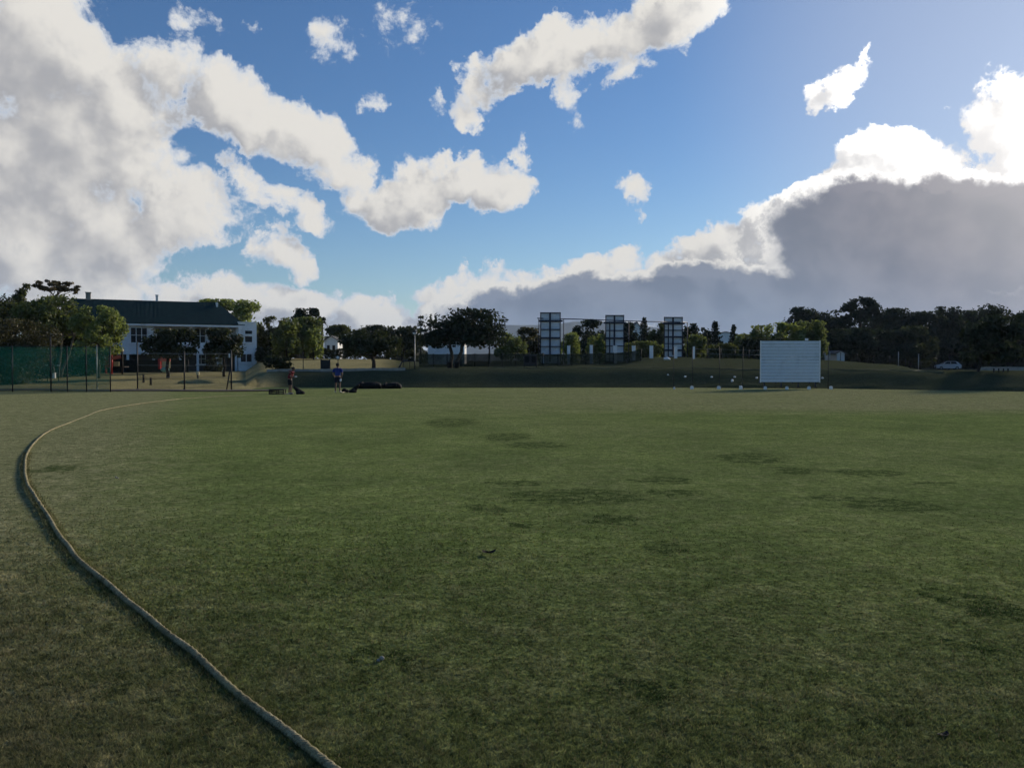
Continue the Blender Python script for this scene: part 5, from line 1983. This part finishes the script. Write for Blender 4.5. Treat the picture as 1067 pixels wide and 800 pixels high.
def person(label, foot_pt, h, face, J, shirt, shorts, shoe, hand_item=None):
    """J: joints in a 1.0 high body, x to the right of the figure seen from the camera, y away"""
    root = thing('person', label, 'person', foot_pt)
    S = h
    j = {k: Vector(v) * S for k, v in J.items()}
    names = ['pelvis', 'belly', 'chest', 'neck', 'head0', 'head1',
             'hipL', 'kneeL', 'ankleL', 'toeL', 'hipR', 'kneeR', 'ankleR', 'toeR',
             'shL', 'elL', 'wrL', 'haL', 'shR', 'elR', 'wrR', 'haR']
    ix = {k: i for i, k in enumerate(names)}
    ed = [('pelvis', 'belly'), ('belly', 'chest'), ('chest', 'neck'), ('neck', 'head0'), ('head0', 'head1'),
          ('pelvis', 'hipL'), ('hipL', 'kneeL'), ('kneeL', 'ankleL'), ('ankleL', 'toeL'), ('pelvis', 'hipR'), ('hipR', 'kneeR'), ('kneeR', 'ankleR'), ('ankleR', 'toeR'),
          ('chest', 'shL'), ('shL', 'elL'), ('elL', 'wrL'), ('wrL', 'haL'), ('chest', 'shR'), ('shR', 'elR'), ('elR', 'wrR'), ('wrR', 'haR')]
    ra = dict(pelvis=.075, belly=.070, chest=.085, neck=.032, head0=.048, head1=.052, hipL=.055, hipR=.055, kneeL=.034, kneeR=.034, ankleL=.022, ankleR=.022,
              toeL=.022, toeR=.022, shL=.036, shR=.036, elL=.024, elR=.024, wrL=.016, wrR=.016, haL=.020, haR=.020)
    V = [j[k] for k in names]
    E = [(ix[a], ix[b]) for a, b in ed]
    Rr = [ra[k] * S for k in names]
    # fingers: five short chains rooted in each palm
    for s_ in ('L', 'R'):
        wr, ha = j['wr' + s_], j['ha' + s_]
        d_ = (ha - wr).normalized()
        side = d_.cross(Vector((0, 1, .2))).normalized()
        for q_, (off, L, bend) in enumerate(((-.014, .034, .3), (-.005, .042, .25), (.004, .039, .25), (.012, .030, .3))):
            b0 = ha + side * off * S
            b1 = b0 + (d_ + Vector((0, -.15, 0))).normalized() * L * .5 * S
            b2 = b1 + (d_ + Vector((0, -bend * 2, 0))).normalized() * L * .5 * S
            k0 = len(V)
            V += [b1 + side * off * .3 * S, b2 + side * off * .4 * S]
            E += [(ix['ha' + s_], k0), (k0, k0 + 1)]
            Rr += [.0055 * S, .0045 * S]
        t0 = wr.lerp(ha, .35) - side * .022 * S + Vector((0, -.012 * S, 0))
        k0 = len(V)
        V += [t0, t0 + (d_ - side * .5).normalized() * .022 * S]
        E += [(ix['wr' + s_], k0), (k0, k0 + 1)]
        Rr += [.007 * S, .0055 * S]
    skin_mesh('body', V, E, Rr, SKIN, root)
    # face and hair
    hc = j['head1'] - (j['head1'] - j['head0']) * .35
    F = Vector(face).normalized()
    rt = F.cross(Vector((0, 0, 1))).normalized()
    up = rt.cross(F).normalized()
    og = Vector(root.location)
    hr = MB()
    hr.blob(og + hc + up * .022 * S - F * .012 * S, (.057 * S, .060 * S, .058 * S), 16, 12, .08)
    hr.build('hair', HAIR, root)
    fb_ = MB()
    fb_.blob(og + hc + F * .056 * S - up * .008 * S, (.010 * S, .012 * S, .016 * S), 8, 6)
    fb_.build('nose', SKIN, root)
    for s_ in (-1, 1):
        MB().blob(og + hc + F * .050 * S + rt * s_ * .02 * S + up * .004 * S, .0065 * S, 8, 6).build('eye', HAIR, root)
        MB().blob(og + hc + rt * s_ * .052 * S - up * .008 * S, (.010 * S, .014 * S, .019 * S), 8, 6).build('ear', SKIN, root)
    MB().box(og + hc + F * .050 * S - up * .030 * S, (.024 * S, .008 * S, .006 * S), math.atan2(rt.y, rt.x), .001).build('mouth', SHIRT_R, root)
    # clothes
    le = lambda s_, t: j['sh' + s_].lerp(j['el' + s_], t)
    top = j['chest'].lerp(j['neck'], .55)
    vv = [j['chest'] * .6 + top * .4, j['chest'], j['belly'], j['pelvis'] + (j['belly'] - j['pelvis']) * .25, le('L', 0), le('L', .75), le('R', 0), le('R', .75)]
    skin_mesh('shirt', vv, [(0, 1), (1, 2), (2, 3), (0, 4), (4, 5), (0, 6), (6, 7)],
              [(.072 * S, .060 * S), (.105 * S, .082 * S), (.098 * S, .082 * S), (.102 * S, .088 * S), .050 * S, .044 * S, .050 * S, .044 * S], shirt, root, 2, 1)
    kn = lambda s_, t: j['hip' + s_].lerp(j['knee' + s_], t)
    vv = [j['pelvis'] + (j['belly'] - j['pelvis']) * .35, j['pelvis'], kn('L', .15), kn('L', .85), kn('R', .15), kn('R', .85)]
    skin_mesh('shorts', vv, [(0, 1), (1, 2), (2, 3), (1, 4), (4, 5)], [(.092 * S, .08 * S), (.092 * S, .085 * S), .066 * S, .058 * S, .066 * S, .058 * S], shorts, root, 2, 1)
    for s_ in ('L', 'R'):
        a_, t_ = j['ankle' + s_], j['toe' + s_]
        skin_mesh('shoe', [a_ + Vector((0, 0, -.008 * S)) - (t_ - a_) * .25, a_.lerp(t_, .5) + Vector((0, 0, -.01 * S)), t_ + (t_ - a_) * .15],
                  [(0, 1), (1, 2)], [.026 * S, .027 * S, .022 * S], shoe, root)
    return root, j


gB = gpt(352, 408.8)
hB = at(352, 378.4, gB.y).z
JB = dict(pelvis=(0, 0, .53), belly=(0, 0, .62), chest=(.0, .0, .74), neck=(0, -.005, .855), head0=(.0, -.012, .895), head1=(0, -.02, .95),
          hipL=(-.052, 0, .50), kneeL=(-.068, .01, .285), ankleL=(-.082, .0, .045), toeL=(-.10, .085, .022),
          hipR=(.052, 0, .50), kneeR=(.060, .02, .285), ankleR=(.066, .03, .045), toeR=(.085, .11, .022),
          shL=(-.115, 0, .80), elL=(-.165, -.03, .64), wrL=(-.125, .07, .545), haL=(-.105, .10, .52),
          shR=(.115, 0, .80), elR=(.165, -.02, .635), wrR=(.125, -.04, .50), haR=(.112, -.05, .468))
rootB, jB = person('person in a blue shirt and navy shorts standing with their back turned', gB, hB, (-.25, .95, -.15), JB, SHIRT_B, SHORT_N, SHOE_W)
m_ = MB()
pB = Vector(rootB.location) + jB['haR'] + Vector((.0, -.03, -.09))
m_.blob(pB, (.055, .04, .085), 12, 8, .15)
m_.blob(pB + Vector((.03, 0, .06)), (.025, .025, .05), 8, 6)
tag(m_.build('batting_glove', WHITE), 'white batting glove held at the side of the blue shirted person', 'glove')
gR = gpt(302.5, 410.5)
hR = at(303, 383.6, gR.y).z / .90
JR = dict(pelvis=(-.02, 0, .50), belly=(-.01, 0, .59), chest=(.03, 0, .70), neck=(.075, -.005, .80), head0=(.105, -.01, .835), head1=(.125, -.015, .885),
          hipL=(-.045, .03, .475), kneeL=(-.03, .045, .27), ankleL=(-.065, .06, .045), toeL=(.015, .055, .022),
          hipR=(.01, -.03, .475), kneeR=(.045, -.05, .27), ankleR=(.04, -.06, .045), toeR=(.12, -.07, .022),
          shL=(.03, .09, .765), elL=(.07, .12, .62), wrL=(.17, .06, .60), haL=(.20, .03, .60),
          shR=(.03, -.09, .765), elR=(.045, -.13, .61), wrR=(.15, -.09, .585), haR=(.185, -.07, .585))
rootR, jR = person('person in a dark red shirt and black shorts looking down at their hands', gR, hR, (.85, -.2, -.5), JR, SHIRT_R, SHORT_K, SHOE_W)
m_ = MB()
pR = Vector(rootR.location) + (jR['haR'] + jR['haL']) / 2 + Vector((.02, -.06, .02))
m_.blob(pR, (.055, .045, .035), 12, 8, .2)
m_.blob(pR + Vector((.05, -.01, .0)), (.035, .025, .025), 10, 6, .1)
tag(m_.build('batting_glove', WHITE), 'white glove in the hands of the red shirted person', 'glove')
# ---------------------------------------------------------------- the air between here and the mountain
def haze():
    m, n = new_mat('haze_air')
    pv = n.n('ShaderNodeVolumePrincipled', {'Color': (.60, .76, 1.0, 1), 'Density': .9e-4, 'Anisotropy': .2})
    o = n.n('ShaderNodeOutputMaterial')
    n.t.links.new(pv.outputs[0], o.inputs['Volume'])
    mb = MB()
    mb.box((0, 5500, 134), (18400, 13400, 270))
    h = mb.build('haze', m)
    kind(h, 'stuff')


haze()
